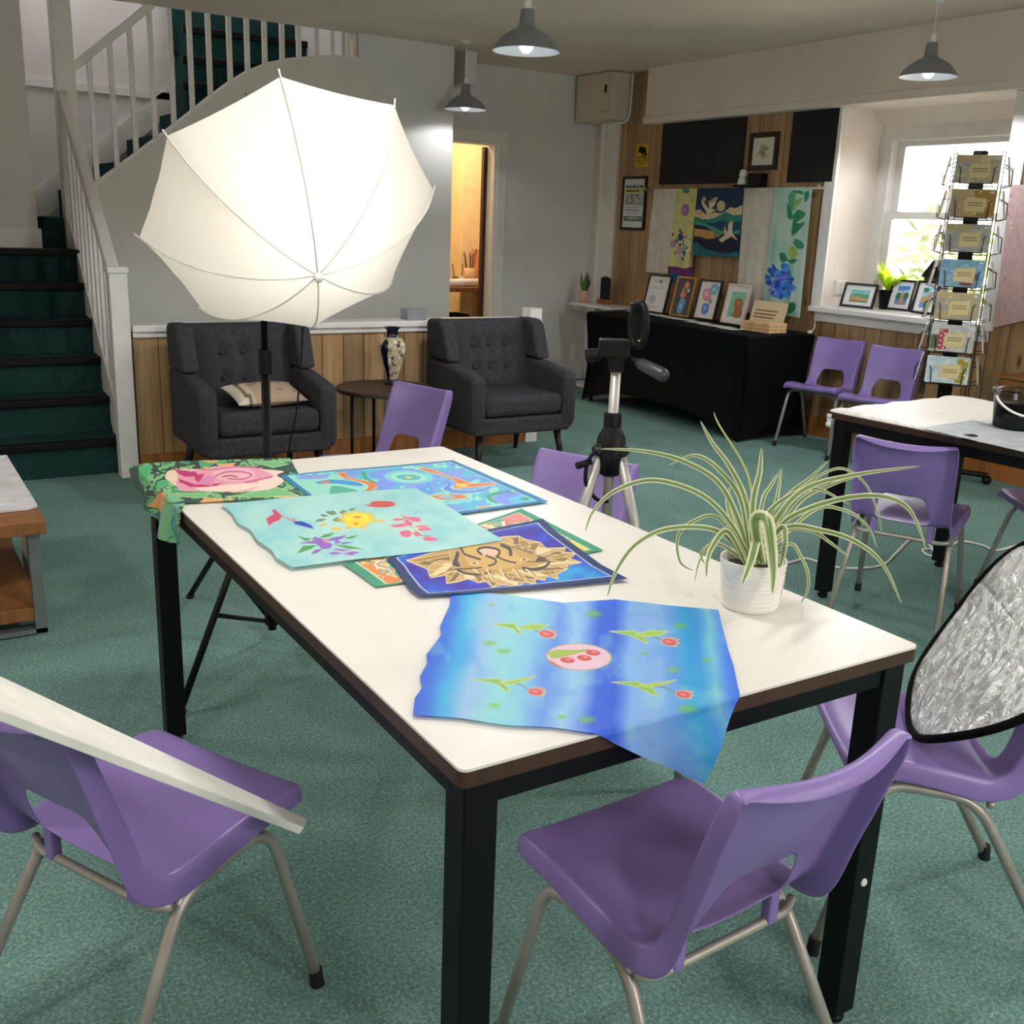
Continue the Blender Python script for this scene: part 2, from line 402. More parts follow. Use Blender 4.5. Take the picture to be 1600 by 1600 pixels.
# right wall: thick masonry with a deep window recess
WY0, WY1, WZ0, WZ1 = 3.83, 5.08, .88, 2.21
rw = MB(); X1 = 6.25
rw.box((XR+.02, -2.5, 0), (X1, YB, WZ0)); rw.box((XR+.02, -2.5, WZ1), (X1, YB, ZC)); rw.box((XR+.02, -2.5, WZ0), (X1, WY0, WZ1)); rw.box((XR+.02, WY1, WZ0), (X1, YB, WZ1))
rw.prism([(XR+.3, WZ1), (X1, WZ1), (X1, 2.09), (6.12, 2.09)], 1, WY0, WY1)
struct('wall_right', rw, m_wall)
pr = MB(); pr.box((XR, -2.5, 0), (XR+.02, 7.50, WZ0)); pr.box((XR, -2.5, WZ0), (XR+.02, WY0-.11, ZC)); pr.box((XR, WY1+.09, WZ0), (XR+.02, 7.50, ZC))
struct('trim_5', pr, m_pine_y)
struct('trim_6', MB().box((XR-.005, 7.53, .02), (XR+.02, 7.75, 2.24)), m_white)
hd = MB(); hd.box((XR-.09, -2.5, 2.235), (XR, 7.08, ZC)); hd.box((XR-.105, -2.5, 2.205), (XR, 7.09, 2.26))
struct('trim_7', hd, m_wall, bevel=.006)
struct('trim_8', MB().box((XR-.012, WY1, .90), (XR+.02, WY1+.09, 2.21)).box((XR-.012, WY0-.11, .90), (XR+.02, WY0, 2.21)), m_white, bevel=.003)
struct('trim_9', MB().box((XR-.07, WY0-.08, .868), (6.13, WY1+.06, .905)).box((XR-.02, WY0-.06, .80), (XR, WY1+.04, .868)), m_white, bevel=.006)
struct('baseboard_right', MB().box((XR-.02, -2.5, 0), (XR, 7.50, .14)), m_skirt)
# window
w1 = MB(); FY0, FY1 = 3.86, 5.04; WB = .905
w1.box((6.10, FY1-.06, WB), (6.22, FY1+.04, 2.12)); w1.box((6.10, FY0-.03, WB), (6.22, FY0+.06, 2.10)); w1.box((6.10, FY0+.06, 2.02), (6.22, FY1-.06, 2.12)); w1.box((6.12, FY0+.06, WB), (6.24, FY1-.06, WB+.03))
win = struct('window_1', w1, m_white, bevel=.004)
def sash(x, z0, z1):
    m = MB(); a, b = FY0+.06, FY1-.06
    m.box((x, a, z0), (x+.04, b, z0+.05)); m.box((x, a, z1-.045), (x+.04, b, z1)); m.box((x, a, z0+.05), (x+.04, a+.055, z1-.045)); m.box((x, b-.055, z0+.05), (x+.04, b, z1-.045))
    o = obj('sash', m, m_white, win, bevel=.004); obj('pane', MB().box((x+.018, a+.05, z0+.045), (x+.022, b-.05, z1-.04)), m_glass, o); return o
sash(6.17, 1.51, 2.03); sash(6.125, WB+.03, 1.555)
obj('window_catch', MB().box((6.11, 4.42, 1.555), (6.135, 4.48, 1.575)), m_chrome, win)
# outdoors: rendered wall and shrub across the path
struct('ground', MB().box((6.25, -2, -.3), (14, 12, -.2)), M('path', '#b9b3a8', .9))
struct('wall_outside', MB().box((9.2, -2, -.2), (9.4, 12, 1.9)), M('outside_stone', '#cfc8bb', .9, var=.12, scale=5, bstr=.5, bscale=9))
sb = MB()
for i in range(650):
    c = Vector((8.2+RNG.normal()*.3, 6.1+RNG.normal()*.55, .75+RNG.normal()*.40)); a = Vector(RNG.normal(size=3)).normalized(); b = a.orthogonal().normalized()
    s_ = .07+.05*random.random(); sb.add([c-a*s_, c+b*s_*.45, c+a*s_, c-b*s_*.45], [(0, 1, 2, 3)])
sb.tube([(8.2, 6.3, -.2), (8.2, 6.3, .9)], .04)
single('garden_shrub', sb, M('shrub_leaf', '#48541a', .6, var=.25), 'yellow green shrub seen through the lower window pane', 'shrub')

# ------------------------------------------------------------------ pendant lamps and further unseen lights
def light(name, loc, energy, col, size=.06, ty='POINT'):
    l = bpy.data.lights.new(name, ty); l.energy = energy; l.color = col
    l.shadow_soft_size = size; o = bpy.data.objects.new(name, l); COL.objects.link(o); o.location = loc; return o
m_shade = M('shade_grey', '#85888e', .4, .1, var=.03); m_shadein = M('shade_inside', '#f2f4f6', .5, var=.01)
m_bulb = emit('bulb', '#f4f8ff', 4.5)
def make_pendant(loc, label, ztop=ZC):
    t = thing('pendant_lamp', label, 'lamp', loc, 0, 'grey pendant lamps')
    prof = [(.155, 0), (.150, .006), (.135, .032), (.105, .062), (.070, .083), (.042, .096), (.036, .11), (.031, .165), (.027, .172), (.012, .174)]
    s = obj('shade', MB().lathe(prof, n=48), m_shade, t, smooth=True)
    obj('inner_lining', MB().lathe([(r-.003 if r > .02 else r, z-.002) for r, z in prof[:-1]], n=48), m_shadein, s, smooth=True)
    obj('bulb', MB().ball((0, 0, .028), .033, 20, sc=(1, 1, 1.15)), m_bulb, t, smooth=True)
    obj('lamp_holder', MB().lathe([(.012, .172), (.017, .176), (.018, .195), (.013, .212), (.006, .222)], n=20), m_whitem, t, smooth=True)
    obj('cord', MB().tube([(0, 0, .22), (0, 0, ztop-loc[2]-.02)], .003, 8), m_whitem, t)
    obj('ceiling_rose', MB().lathe([(.036, 0), (.034, -.012), (.012, -.022), (.001, -.023)], c=(0, 0, ztop-loc[2]), n=24), m_whitem, t, smooth=True)
    return t
pp = [(at((822, 80), 4.65), 'grey pendant lamp hanging nearest, above the umbrella and table end'), (at((727, 171), 7.5), 'smallest grey pendant lamp, hanging in front of the doorway'), (at((1450, 120), 5.65), 'grey pendant lamp hanging in front of the window')]
p0 = make_pendant(tuple(pp[0][0]), pp[0][1])
for loc, lb in pp[1:]:
    make_pendant(tuple(loc), lb)
PEND = 38
cool = (.93, .96, 1.0)
def spot(name, loc, e, col, size):
    o = light(name, loc, e, col, size, 'SPOT'); o.data.spot_size = math.radians(156); o.data.spot_blend = .18; return o
for (loc, lb), k in zip(pp, (1, .2, 1)): spot('pendant_light', (loc[0], loc[1], loc[2]-.03), PEND*k, cool, .05)
for x, y in ((1.0, 1.9), (3.2, 1.5), (.4, -.9), (3.0, -1.0), (-1.2, 1.2), (-1.2, 4.0), (5.0, .6)):
    spot('added_room_light', (x, y, 2.15), PEND*1.1, (1, .97, .93), .12)  # unseen spots added overhead and behind the camera to light the room
light('stairwell_light', (2.3, 7.95, 3.9), 11, (.97, .97, 1), .3)  # unseen point lights stand in for a window above the stairs
light('landing_light', (1.4, 7.9, 3.2), 5, (.97, .97, 1), .3)
light('workroom_light', (4.5, 8.5, 2.35), 36, (1, .83, .55), .1)
w = bpy.data.worlds.new('sky'); sc.world = w; w.use_nodes = True
bg = w.node_tree.nodes['Background']; bg.inputs[0].default_value = (1, .98, .95, 1); bg.inputs[1].default_value = 13.0

# ------------------------------------------------------------------ staircase
stair = thing('staircase', 'white balustraded staircase with dark green carpet climbing to a landing', 'staircase', (.65, 5.7, 0))
RI, TR = .187, .25
for i in range(6):
    y = 5.72+TR*i; z = RI*(i+1); xr = 1.12+.008*i; y1 = y+TR+.02 if i < 5 else 8.45
    m = MB().box((.2, y, max(0, z-RI-.002)), (xr, y1, z))
    if i == 5: m.box((xr-.02, 7.05, z-.2), (1.3, 8.45, z))
    s = obj('step', m, m_stair, stair, world=True)
    obj('nosing', MB().box((.2, y-.028, z-.034), (xr+.012, y+.03, z+.004)), m_nose, s, world=False, bevel=.006)
    s.children[0].data.transform(Matrix.Translation((-.65, -5.7, 0)))
NX, NY = 1.115, 5.62; PX, PY_ = 1.215, 7.30
zt = on((185, 420), 1, NY)[2]
obj('newel_post', MB().box((NX-.045, NY-.045, 0), (NX+.045, NY+.045, zt-.02)).box((NX-.052, NY-.052, zt-.02), (NX+.052, NY+.052, zt+.012)), m_white, stair, world=True, bevel=.004)
obj('landing_post', MB().box((PX-.058, PY_-.058, 1.05), (PX+.058, PY_+.058, 3.3)), m_white, stair, world=True, bevel=.004)
zp = on((108, 150), 1, PY_-.06)[2]
def beam(a, b, wd, h, ax=0):
    """sloping rail of width wd (horizontal) and height h"""
    a, b = Vector(a), Vector(b); d = (b-a).normalized(); s = d.cross(Vector((0, 0, 1))).normalized()*wd/2; u = Vector((0, 0, h/2)); m = MB()
    vs = [a-s-u, a+s-u, a+s+u, a-s+u, b-s-u, b+s-u, b+s+u, b-s+u]
    return m.add(vs, [(0, 3, 2, 1), (4, 5, 6, 7), (0, 1, 5, 4), (1, 2, 6, 5), (2, 3, 7, 6), (3, 0, 4, 7)])
obj('handrail', beam((NX, NY+.03, zt-.06), (PX-.02, PY_-.05, zp), .062, .07), m_white, stair, world=True, bevel=.01)
zb0, zb1 = .30, 1.28
obj('string', beam((NX, NY+.04, .16), (PX-.02, PY_-.05, 1.17), .05, .26), m_white, stair, world=True, bevel=.004)
for k in range(9):
    t = (k+.7)/9.4; x = NX+(PX-.02-NX)*t; y = NY+.04+(PY_-.09-NY)*t
    obj('baluster', MB().box((x-.014, y-.014, .16+1.01*t+.1), (x+.014, y+.014, zt-.06+(zp-zt+.06)*t)), m_white, stair, world=True)
h2 = on((113, 105), 1, YS+.05), on((235, 8), 1, YS+.05); dh = h2[1]-h2[0]
obj('handrail', beam(h2[0]-.02*dh, h2[0]+dh*2.2, .062, .07), m_white, stair, world=True, bevel=.01)
cx_ = np.array(curve)
for pxl in (152, 183, 213, 243, 272, 301, 329, 360, 387, 414, 441, 467, 494, 519, 544):
    x = on((pxl, 150), 1, YS+.05)[0]
    for _ in range(3):
        z = np.interp(x, cx_[:, 0], cx_[:, 1]); p_ = proj((x, YS+.05, z)); x += (pxl-p_[0])*.0042
    zz = min(3.3, h2[0][2]+(x-h2[0][0])*dh[2]/dh[0]) if x < 2.2 else 3.2
    obj('baluster', MB().box((x-.015, YS+.035, z-.01), (x+.015, YS+.065, zz)), m_white, stair, world=True)
# upper flight: three treads seen through the balusters, and first tread of the turn
for k, (y, pz) in enumerate(((7.62, 133), (7.86, 93), (8.1, 47))):
    z = on((330, pz), 1, y)[2]; x0 = on((291, pz), 1, y)[0]; x1 = on((475, pz), 1, y)[0]+.06-.02*k
    s = obj('step', MB().box((x0, y, z-.30), (x1, y+.32 if k < 2 else 8.45, z)), m_stair, stair, world=True)
    n_ = obj('nosing', MB().box((x0-.03, y-.03, z-.04), (x1+.02, y+.03, z+.004)), m_nose, s, bevel=.006); n_.data.transform(Matrix.Translation((-.65, -5.7, 0)))
z = on((330, 10), 1, 8.34)[2]; obj('step', MB().box((2.15, 8.34, z-.35), (3.1, 8.45, z+.2)), m_stair, stair, world=True)
s = obj('step', MB().box((1.02, 7.32, 1.12), (1.32, 8.4, 1.307)), m_stair, stair, world=True)
n_ = obj('nosing', MB().box((.992, 7.32, 1.28), (1.04, 8.4, 1.312)), m_nose, s, bevel=.005); n_.data.transform(Matrix.Translation((-.65, -5.7, 0)))
for k in range(4): obj('step', MB().box((1.30+.25*k, 7.41, 1.12), (1.56+.25*k, 8.4, 1.307+.187*(k+1))), m_stair, stair, world=True)
wd = [(1.0, 1.30), (1.06, 1.42), (2.3, 2.40), (2.3, 2.22), (1.0, 1.12)]
obj('skirting', MB().prism(wd, 1, 8.42, 8.45), m_white, stair, world=True)

# ================================================================== WORK TABLES
TZ = .74; TX0, TX1, TY0, TY1 = .550, 1.402, .962, 2.618
def work_table(label, W, D, loc, rz, bolts=True):
    t = thing('work_table', label, 'table', loc, rz)
    def rr(k):   # slightly rounded corners
        return [tuple(p) for c, (sx, sy) in enumerate(((1, 1), (-1, 1), (-1, -1), (1, -1))) for p in [((sx*(W/2-k))+k*math.cos(a), (sy*(D/2-k))+k*math.sin(a)) for a in [PI/2*c+PI/2*q/4 for q in range(5)]]]
    top = obj('tabletop', MB().prism(rr(.012), 2, TZ-.004, TZ), m_tabletop, t)
    obj('edging', MB().prism(rr(.012), 2, TZ-.026, TZ-.004), m_walnut, t)
    for sx in (-1, 1):
        for sy in (-1, 1):
            x, y = sx*(W/2-.037), sy*(D/2-.037)
            lg = obj('leg', MB().box((x-.025, y-.025, .025), (x+.025, y+.025, TZ-.026)), m_blackmetal, t, bevel=.003)
            obj('foot', MB().lathe([(.016, .0), (.02, .004), (.02, .014), (.008, .016), (.008, .03)], c=(x, y, 0), n=20, capb=True), m_black, lg, smooth=True)
            if bolts:
                mats = [Matrix.Translation((x+sx*.0252, y, .60))@Matrix.Rotation(sx*PI/2, 4, 'Y')] if sx < 0 and sy > 0 else []
                if (sx, sy) == (-1, 1): mats = [Matrix.Translation((x, y-.0252, .60))@Matrix.Rotation(PI/2, 4, 'X')]
                if (sx, sy) == (1, -1): mats = [Matrix.Translation((x, y-.0252, .30))@Matrix.Rotation(PI/2, 4, 'X')]
                for mm in mats: obj('bolt', MB().lathe([(.0075, -.002), (.0075, .001), (.006, .003), (.0001, .003)], n=16, M=mm), m_white, lg)
    for sy in (-1, 1): obj('rail', MB().box((-W/2+.06, sy*(D/2-.037)-.02, TZ-.066), (W/2-.06, sy*(D/2-.037)+.02, TZ-.026)), m_blackmetal, t)
    for sx in (-1, 1): obj('rail', MB().box((sx*(W/2-.037)-.02, -D/2+.06, TZ-.066), (sx*(W/2-.037)+.02, D/2-.06, TZ-.026)), m_blackmetal, t)
    return t
work_table('white topped black framed work table spread with painted silk scarves', TX1-TX0, TY1-TY0, ((TX0+TX1)/2, (TY0+TY1)/2, 0), 0)
T2R = math.radians(3.2); T2C = Matrix.Rotation(T2R, 3, 'Z')@Vector((.43, -.83, 0))+Vector((3.07, 2.63, 0))
work_table('black framed work table by the window, covered with crinkled paper', .86, 1.66, (T2C.x, T2C.y, 0), T2R, False)

# ================================================================== PURPLE CHAIRS
CH = [(.200, .374, .150, 0, .05), (.212, .392, .168, .002, .55), (.198, .406, .176, .006, .95), (.13, .403, .180, .012, 1.0), (.05, .392, .178, .014, 1.05), (-.02, .376, .172, .013, 1.15), (-.066, .367, .167, .011, 1.25), (-.103, .378, .162, .010, 1.3),
      (-.123, .416, .159, .011, 1.25), (-.146, .485, .159, .014, 1.15), (-.175, .545, .161, .019, 1.1), (-.203, .610, .164, .025, 1.0), (-.228, .662, .164, .030, 1.0), (-.238, .685, .160, .031, .78), (-.252, .688, .156, .030, .39), (-.268, .668, .154, .028, .05)]
CH = [(y, z+.02, w_, d, fl) for y, z, w_, d, fl in CH]
HF = {7: .60, 8: .57, 9: .46}
def chair_shell():
    rows = []; n = len(CH)
    for i, (y, z, w_, d, fl) in enumerate(CH):
        a, b = CH[max(i-1, 0)], CH[min(i+1, n-1)]
        t = np.array([b[0]-a[0], b[1]-a[1]]); t /= np.linalg.norm(t); nn = np.array([t[1], -t[0]])
        if i >= 13: nn = np.array([.97, .22])
        if i <= 1: nn = np.array([.05, 1.])
        hf = HF.get(i, .45); us = [-1, -.82, -hf, -hf*.5, 0, hf*.5, hf, .82, 1]; row = []
        def P(x, o): return (x, y+nn[0]*o, z+nn[1]*o)
        e = d
        row.append(P(-w_-.013, e-.040*fl)); row.append(P(-w_-.007, e-.006*fl))
        for u in us: row.append(P(u*w_, d*u*u))
        row.append(P(w_+.007, e-.006*fl)); row.append(P(w_+.013, e-.040*fl))
        if i == n-1: row = [(x, y_, z_+(.014 if j in (0, 1, 2, 10, 11, 12) else .007 if j in (3, 9) else 0)) for j, (x, y_, z_) in enumerate(row)]
        rows.append(row)
    P = np.array(rows); m = MB()
    m.grid(P, skip=lambda i, j: i in (7, 8) and 4 <= j <= 7)
    return m
def make_chair(label):
    t = thing('stacking_chair', label, 'chair', (0, 0, 0), 0, 'purple plastic chairs')
    o = obj('seat_shell', chair_shell(), m_purple, t, smooth=True)
    s = o.modifiers.new('solid', 'SOLIDIFY'); s.thickness = .006; s.offset = -1
    s = o.modifiers.new('sub', 'SUBSURF'); s.levels = s.render_levels = 2
    for x in (-.10, .10): obj('mounting_lug', MB().box((x-.011, -.098, .334), (x+.011, -.078, .398)), m_purple, o, bevel=.005)
    for sx in (-1, 1):
        p = fillet([(sx*.190, .225, .012), (sx*.168, .135, .376), (sx*.163, -.050, .352), (sx*.192, -.245, .012)], .06, 7)
        l = obj('leg_frame', MB().tube(p, .0105, 14), m_chrome, t, smooth=True)
        for yy in (.225, -.245): obj('rubber_foot', MB().tube([(sx*(.1905 if yy > 0 else .1925), yy, .0), (sx*(.189 if yy > 0 else .1905), yy*.985, .035)], [.0135, .0125], 14), m_rubber, l)
    obj('crossbar', MB().tube(fillet([(-.168, -.075, .344), (-.14, -.088, .338), (.14, -.088, .338), (.168, -.075, .344)], .03), .008, 12), m_chrome, t, smooth=True)
    obj('crossbar', MB().tube(fillet([(-.165, .10, .374), (-.14, .09, .384), (.14, .09, .384), (.165, .10, .374)], .03), .008, 12), m_chrome, t, smooth=True)
    return t
def face(fx, fy): return math.atan2(fy, fx)-PI/2
CHAIRS = [((1.0, 1.03), face(-.05, .99), 'purple plastic chair in the near foreground, tucked under the scarf table end'),
          ((.293, 1.60), face(.89, .455), 'purple plastic chair with a white board leaning across it'),
          ((1.76, 1.16), face(-.81, .59), 'purple plastic chair carrying the silver reflector disc'),
          ((1.60, 2.36), face(-.92, -.4), 'purple plastic chair half hidden behind the silver camera tripod'),
          ((1.74, 3.78), face(-.96, -.26), 'purple plastic chair beyond the far table end, in front of the armchairs'),
          ((5.41, 4.735), face(-.95, -.3), 'purple plastic chair against the pine wall beside the black draped table'),
          ((5.38, 4.25), face(-.95, -.3), 'purple plastic chair against the pine wall beside the card rack'),
          ((3.185, 2.315), face(.90, .44), 'purple plastic chair seen from behind, pushed under the paper covered table'),
          ((3.86, 2.10), face(-.80, .60), 'purple plastic chair cut by the right edge, by the paper covered table')]
ch0 = make_chair(CHAIRS[0][2]); ch0.location = (*CHAIRS[0][0], 0); ch0.rotation_euler[2] = CHAIRS[0][1]
for (x, y), rz, lb in CHAIRS[1:]: dup(ch0, (x, y, 0), rz, lb)

# ================================================================== ARMCHAIRS
def make_armchair(label, loc, rz):
    t = thing('wingback_armchair', label, 'armchair', loc, rz, 'charcoal wingback armchairs')
    b = obj('base', MB().box((-.325, -.29, .215), (.325, .27, .315)), m_greyfab, t, bevel=.02)
    obj('seat_cushion', MB().box((-.262, -.295, .318), (.262, .16, .435)), m_greyfab, t, bevel=.035, auto=60)
    nx, nz = 29, 25; P = np.zeros((nz, nx, 3)); btn = [(x, z) for z in (.55, .68) for x in (-.11, 0, .11)]
    for i in range(nz):
        for j in range(nx):
            x = -.275+.55*j/(nx-1); v = i/(nz-1); z = .40+.42*v; y = .10+.10*v
            bul = .045*(1-(x/.28)**4)*(1-(2*v-1)**6)
            for bx, bz in btn:
                d2 = (x-bx)**2+(z-bz)**2; bul -= .020*math.exp(-d2/.0009)+.006*math.exp(-((x-bx)**2)/.0003)*(abs(z-.615) < .13)
            P[i, j] = (x, y-bul, z)
    mb = MB().grid(P); B = P.copy(); B[:, :, 1] = .22+.06*np.linspace(0, 1, nz)[:, None]; mb.grid(B)
    nn = nz*nx
    for i in range(nz-1):
        mb.f += [(i*nx, nn+i*nx, nn+(i+1)*nx, (i+1)*nx), (i*nx+nx-1, (i+1)*nx+nx-1, nn+(i+1)*nx+nx-1, nn+i*nx+nx-1)]; mb.m += [0, 0]
    for j in range(nx-1):
        a = (nz-1)*nx+j; mb.f += [(a, a+1, nn+a+1, nn+a), (j, nn+j, nn+j+1, j+1)]; mb.m += [0, 0]
    bk = obj('backrest', mb, m_greyfab, t, smooth=True)
    for bx, bz in btn:
        v = (bz-.4)/.42; y = .10+.10*v-.045*(1-(bx/.28)**4)*(1-(2*v-1)**6)+.016
        obj('button', MB().ball((bx, y, bz), .013, 12, sc=(1, .6, 1)), m_greydk, bk, smooth=True)
    for sx in (-1, 1):
        a, c = sorted((sx*.262, sx*.352))
        obj('wing', MB().prism([(-.005, .60), (.27, .60), (.285, .80), (.26, .828), (.12, .828), (.075, .80)], 0, a, c), m_greyfab, t, bevel=.022, auto=60)
        obj('arm', MB().prism([(-.30, .28), (-.27, .225), (.27, .235), (.285, .598), (.0, .592), (-.265, .555), (-.30, .53)], 0, a, c), m_greyfab, t, bevel=.024, auto=60)
        for y0, dy in ((-.23, -.03), (.2, .05)):
            obj('leg', MB().tube([(sx*(.27+.02), y0+dy*1.2, 0), (sx*.265, y0, .22)], [.013, .024], 10), m_darkleg, t, smooth=True)
    return t
make_armchair('charcoal wingback armchair on the left, with a beige cushion on its seat', (1.665, 5.2, 0), 0)
make_armchair('charcoal wingback armchair on the right, with an empty seat', (3.165, 5.2, 0), 0)
# cushion
n = 24; P = np.zeros((2*n, 2*n, 3))
def cush(sg):
    Q = np.zeros((n, n, 3))
    for i in range(n):
        for j in range(n):
            u, v = 2*i/(n-1)-1, 2*j/(n-1)-1; h = (max(0, (1-u**2)*(1-v**2)))**.42*.045
            k = 1-.06*(1-abs(u))*(v*v)-.0; Q[i, j] = (u*.19*(1-.07*(1-v*v)), v*.12*(1-.07*(1-u*u)), sg*h)
    return Q
Q1, Q2 = cush(1), cush(-1)[:, ::-1]
mb = MB().grid(Q1).grid(Q2); UV = np.array(mb.v)[:, :2]
cu = single('cushion', mb, vmat('cushion_print', .8), 'small beige patterned cushion lying on the left armchair seat', 'cushion', smooth=True)
p = Paint(UV*1000, '#b29a84'); p.c += ((fbm(UV[:, 0]*30, UV[:, 1]*30, 3)-.5)*.06)[:, None]
p.poly([(-220, -130), (-130, -130), (-130, 130), (-220, 130)], '#d9cdbd'); p.poly([(-135, -130), (-118, -130), (-118, 130), (-135, 130)], '#54412f')
p.poly([(-118, -130), (-95, -130), (-95, 130), (-118, 130)], '#cbb9a3')
for k in range(7):
    cx, cy = -60+40*k, (-1)**k*45; p.stroke([(cx+22*math.cos(a)*(1-a/12), cy+22*math.sin(a)*(1-a/12)) for a in np.linspace(0, 9, 26)], 4, '#6e5748')
set_col(cu, p.c); cu.location = (1.70, 5.10, .494); cu.rotation_euler = (math.radians(14), 0, math.radians(6))

# side table with vase
t = thing('side_table', 'round dark wood side table between the two armchairs', 'table', (2.42, 5.2, 0))
obj('table_top', MB().lathe([(.0001, .455), (.265, .455), (.272, .462), (.272, .474), (.265, .48), (.0001, .48)], n=48), pine('dark_top', 2, .4, a='#2e2018', b='#4a3426', groove=False), t)
for a in (200, 320, 80):
    ca, sa = math.cos(math.radians(a)), math.sin(math.radians(a)); obj('leg', MB().tube([(.25*ca, .25*sa, 0), (.25*ca, .25*sa, .456)], .009, 10), m_blackmetal, t, smooth=True)
t = thing('vase', 'tall patterned porcelain vase with navy neck on the side table', 'vase', (2.50, 5.28, .48))
prof = [(.045, 0), (.047, .008), (.036, .02), (.034, .035), (.046, .08), (.064, .14), (.075, .19), (.074, .225), (.058, .252), (.038, .264)]
vz = MB().lathe(prof, n=96, capb=True)
# finer body for the painted figures
pr2 = [tuple(q) for q in resample(spline([(r, z) for r, z in prof], 4), 70)]; vz = MB().lathe(pr2, n=120, capb=True)
vo = obj('body', vz, vmat('vase_print', .25), t, smooth=True)
V = np.array(vz.v); UV = np.stack([np.degrees(np.arctan2(V[:, 1], V[:, 0])), V[:, 2]*1000], 1)
p = Paint(UV, '#b8aa8e'); q = fbm(UV[:, 0]/9, UV[:, 1]/11, 5); p.c = p.c*(.75+.5*q)[:, None]
for k in range(90):
    a, z = RNG.uniform(-180, 180), RNG.uniform(40, 255); c = ['#e9e2cf', '#d8ccb0', '#4c4338', '#7a2f26', '#c9b98f', '#8a7b63', '#2c2a33'][k % 7]
    p.ell(a, z, RNG.uniform(4, 13), RNG.uniform(6, 16), c, RNG.uniform(0, 3), .2)
for a0 in (-150, 30): p.poly([(a0-16, 0), (a0+12, 0), (a0+16, 240), (a0-6, 264), (a0-22, 200)], '#0d0d22')
p.put((UV[:, 1] < 30)*1., '#0b0b1c'); set_col(vo, p.c)
m_navy = M('navy_glaze', '#0c0d26', .15)
obj('neck', MB().lathe([(.038, .262), (.033, .275), (.031, .30), (.040, .312), (.046, .316), (.044, .320), (.030, .312), (.028, .28)], n=40), m_navy, t, smooth=True)

# ledge box
single('switch_box', MB().box((2.76, 5.62, .80), (2.89, 5.72, .865)), M('grey_box', '#8a8b8f', .5), 'small grey box standing on the white capping beside the right armchair', 'box', bevel=.003)

# ================================================================== PHOTO LIGHT, UMBRELLA, TRIPOD
LX, LY = 1.04, 3.11
t = thing('light_stand', 'tall black studio light stand rising beyond the far left table corner', 'light stand', (LX, LY, 0))
def zcol(): # leg line from the floor foot through the crossing seen at the table edge
    ft = on((282, 1117), 2, 0); h = np.array([LX, LY])-ft[:2]; return ft, h
ft, hh = zcol(); ZL = .58
obj('pole', MB().tube([(0, 0, .05), (0, 0, .95)], .014, 14), m_black, t, smooth=True)
obj('upper_pole', MB().tube([(0, 0, .93), (0, 0, 1.60)], .0105, 14), m_black, t, smooth=True)
obj('clamp_collar', MB().tube([(0, 0, .90), (0, 0, .975)], .021, 16), m_black, t, smooth=False, bevel=.003)
obj('leg_collar', MB().tube([(0, 0, ZL-.03), (0, 0, ZL+.03)], .024, 16), m_black, t)
obj('low_collar', MB().tube([(0, 0, .07), (0, 0, .10)], .024, 16), m_black, t)
L0 = float(np.hypot(*hh)); a0 = math.atan2(-hh[1], -hh[0])
for k in range(3):
    a = a0+k*2*PI/3; ca, sa = math.cos(a), math.sin(a)
    lg = obj('leg', MB().tube([(.02*ca, .02*sa, ZL), (L0*ca, L0*sa, .012)], .0105, 12), m_black, t, smooth=True)
    obj('rubber_foot', MB().tube([(L0*ca*.985, L0*sa*.985, .016), (L0*ca*1.01, L0*sa*1.01, .0)], .0135, 12), m_rubber, lg)
    q = .62; obj('strut', MB().tube([(.022*ca, .022*sa, .085), (L0*q*ca, L0*q*sa, ZL*(1-q)+.005)], .0075, 10), m_black, t, smooth=True)
HUB = np.array([1.02635, 2.6271, 1.22743]); AX = np.array([.03945, .79378, .60694]); AX /= np.linalg.norm(AX)
hp = float((np.array([LX, LY])-HUB[:2])@AX[:2]/(AX[:2]@AX[:2])); J = HUB+AX*hp
obj('tilt_bracket', MB().box((-.02, -.025, 1.55), (.02, .025, 1.64)).tube([(-.035, 0, 1.60), (.035, 0, 1.60)], .012, 12), m_black, t, bevel=.003)
UPV = np.array([-.03, -.61, .79]); SO = HUB+AX*.31+UPV*.085
obj('lamp_socket', MB().tube([Vector(SO-AX*.03)-Vector((LX, LY, 0)), Vector(SO+AX*.12)-Vector((LX, LY, 0))], [.022, .028], 18), m_black, t, smooth=True)
obj('lamp_bulb', MB().ball(Vector(SO-AX*.075)-Vector((LX, LY, 0)), .045, 20), emit('warm_bulb', '#fff1d8', 20), t, smooth=True)
cb = spline([(LX+.02, LY-.02, 1.52), (LX+.11, LY-.03, 1.2), (LX+.115, LY-.02, 1.02), (LX+.09, LY-.03, .80), (LX+.055, LY-.03, .62), (LX+.05, LY-.06, .40), (LX+.015, LY-.04, .20), (LX+.10, LY-.1, .03), (LX+.5, LY+.2, .006)], 8)
obj('cable', MB().tube([Vector(q)-Vector((LX, LY, 0)) for q in cb], .0032, 8), m_black, t, smooth=True)
um = thing('photo_umbrella', 'white translucent photo umbrella glowing on the light stand', 'umbrella', tuple(HUB))
e1 = np.cross(AX, [0, 0, 1]); e1 /= np.linalg.norm(e1); e2 = np.cross(e1, AX)
UR, US, UP0 = .409, .259, 3.38466; rho = (UR*UR+US*US)/(2*US)
def rib(k, v):
    an = UP0-k*PI/4; th = v*math.asin(min(1, UR/rho)) if US < rho else 0
    r, d = rho*math.sin(th), rho*(1-math.cos(th)); return AX*d+r*(math.cos(an)*e1+math.sin(an)*e2)
nv, nk = 22, 10; P = np.zeros((nv+1, 8*nk+1, 3))
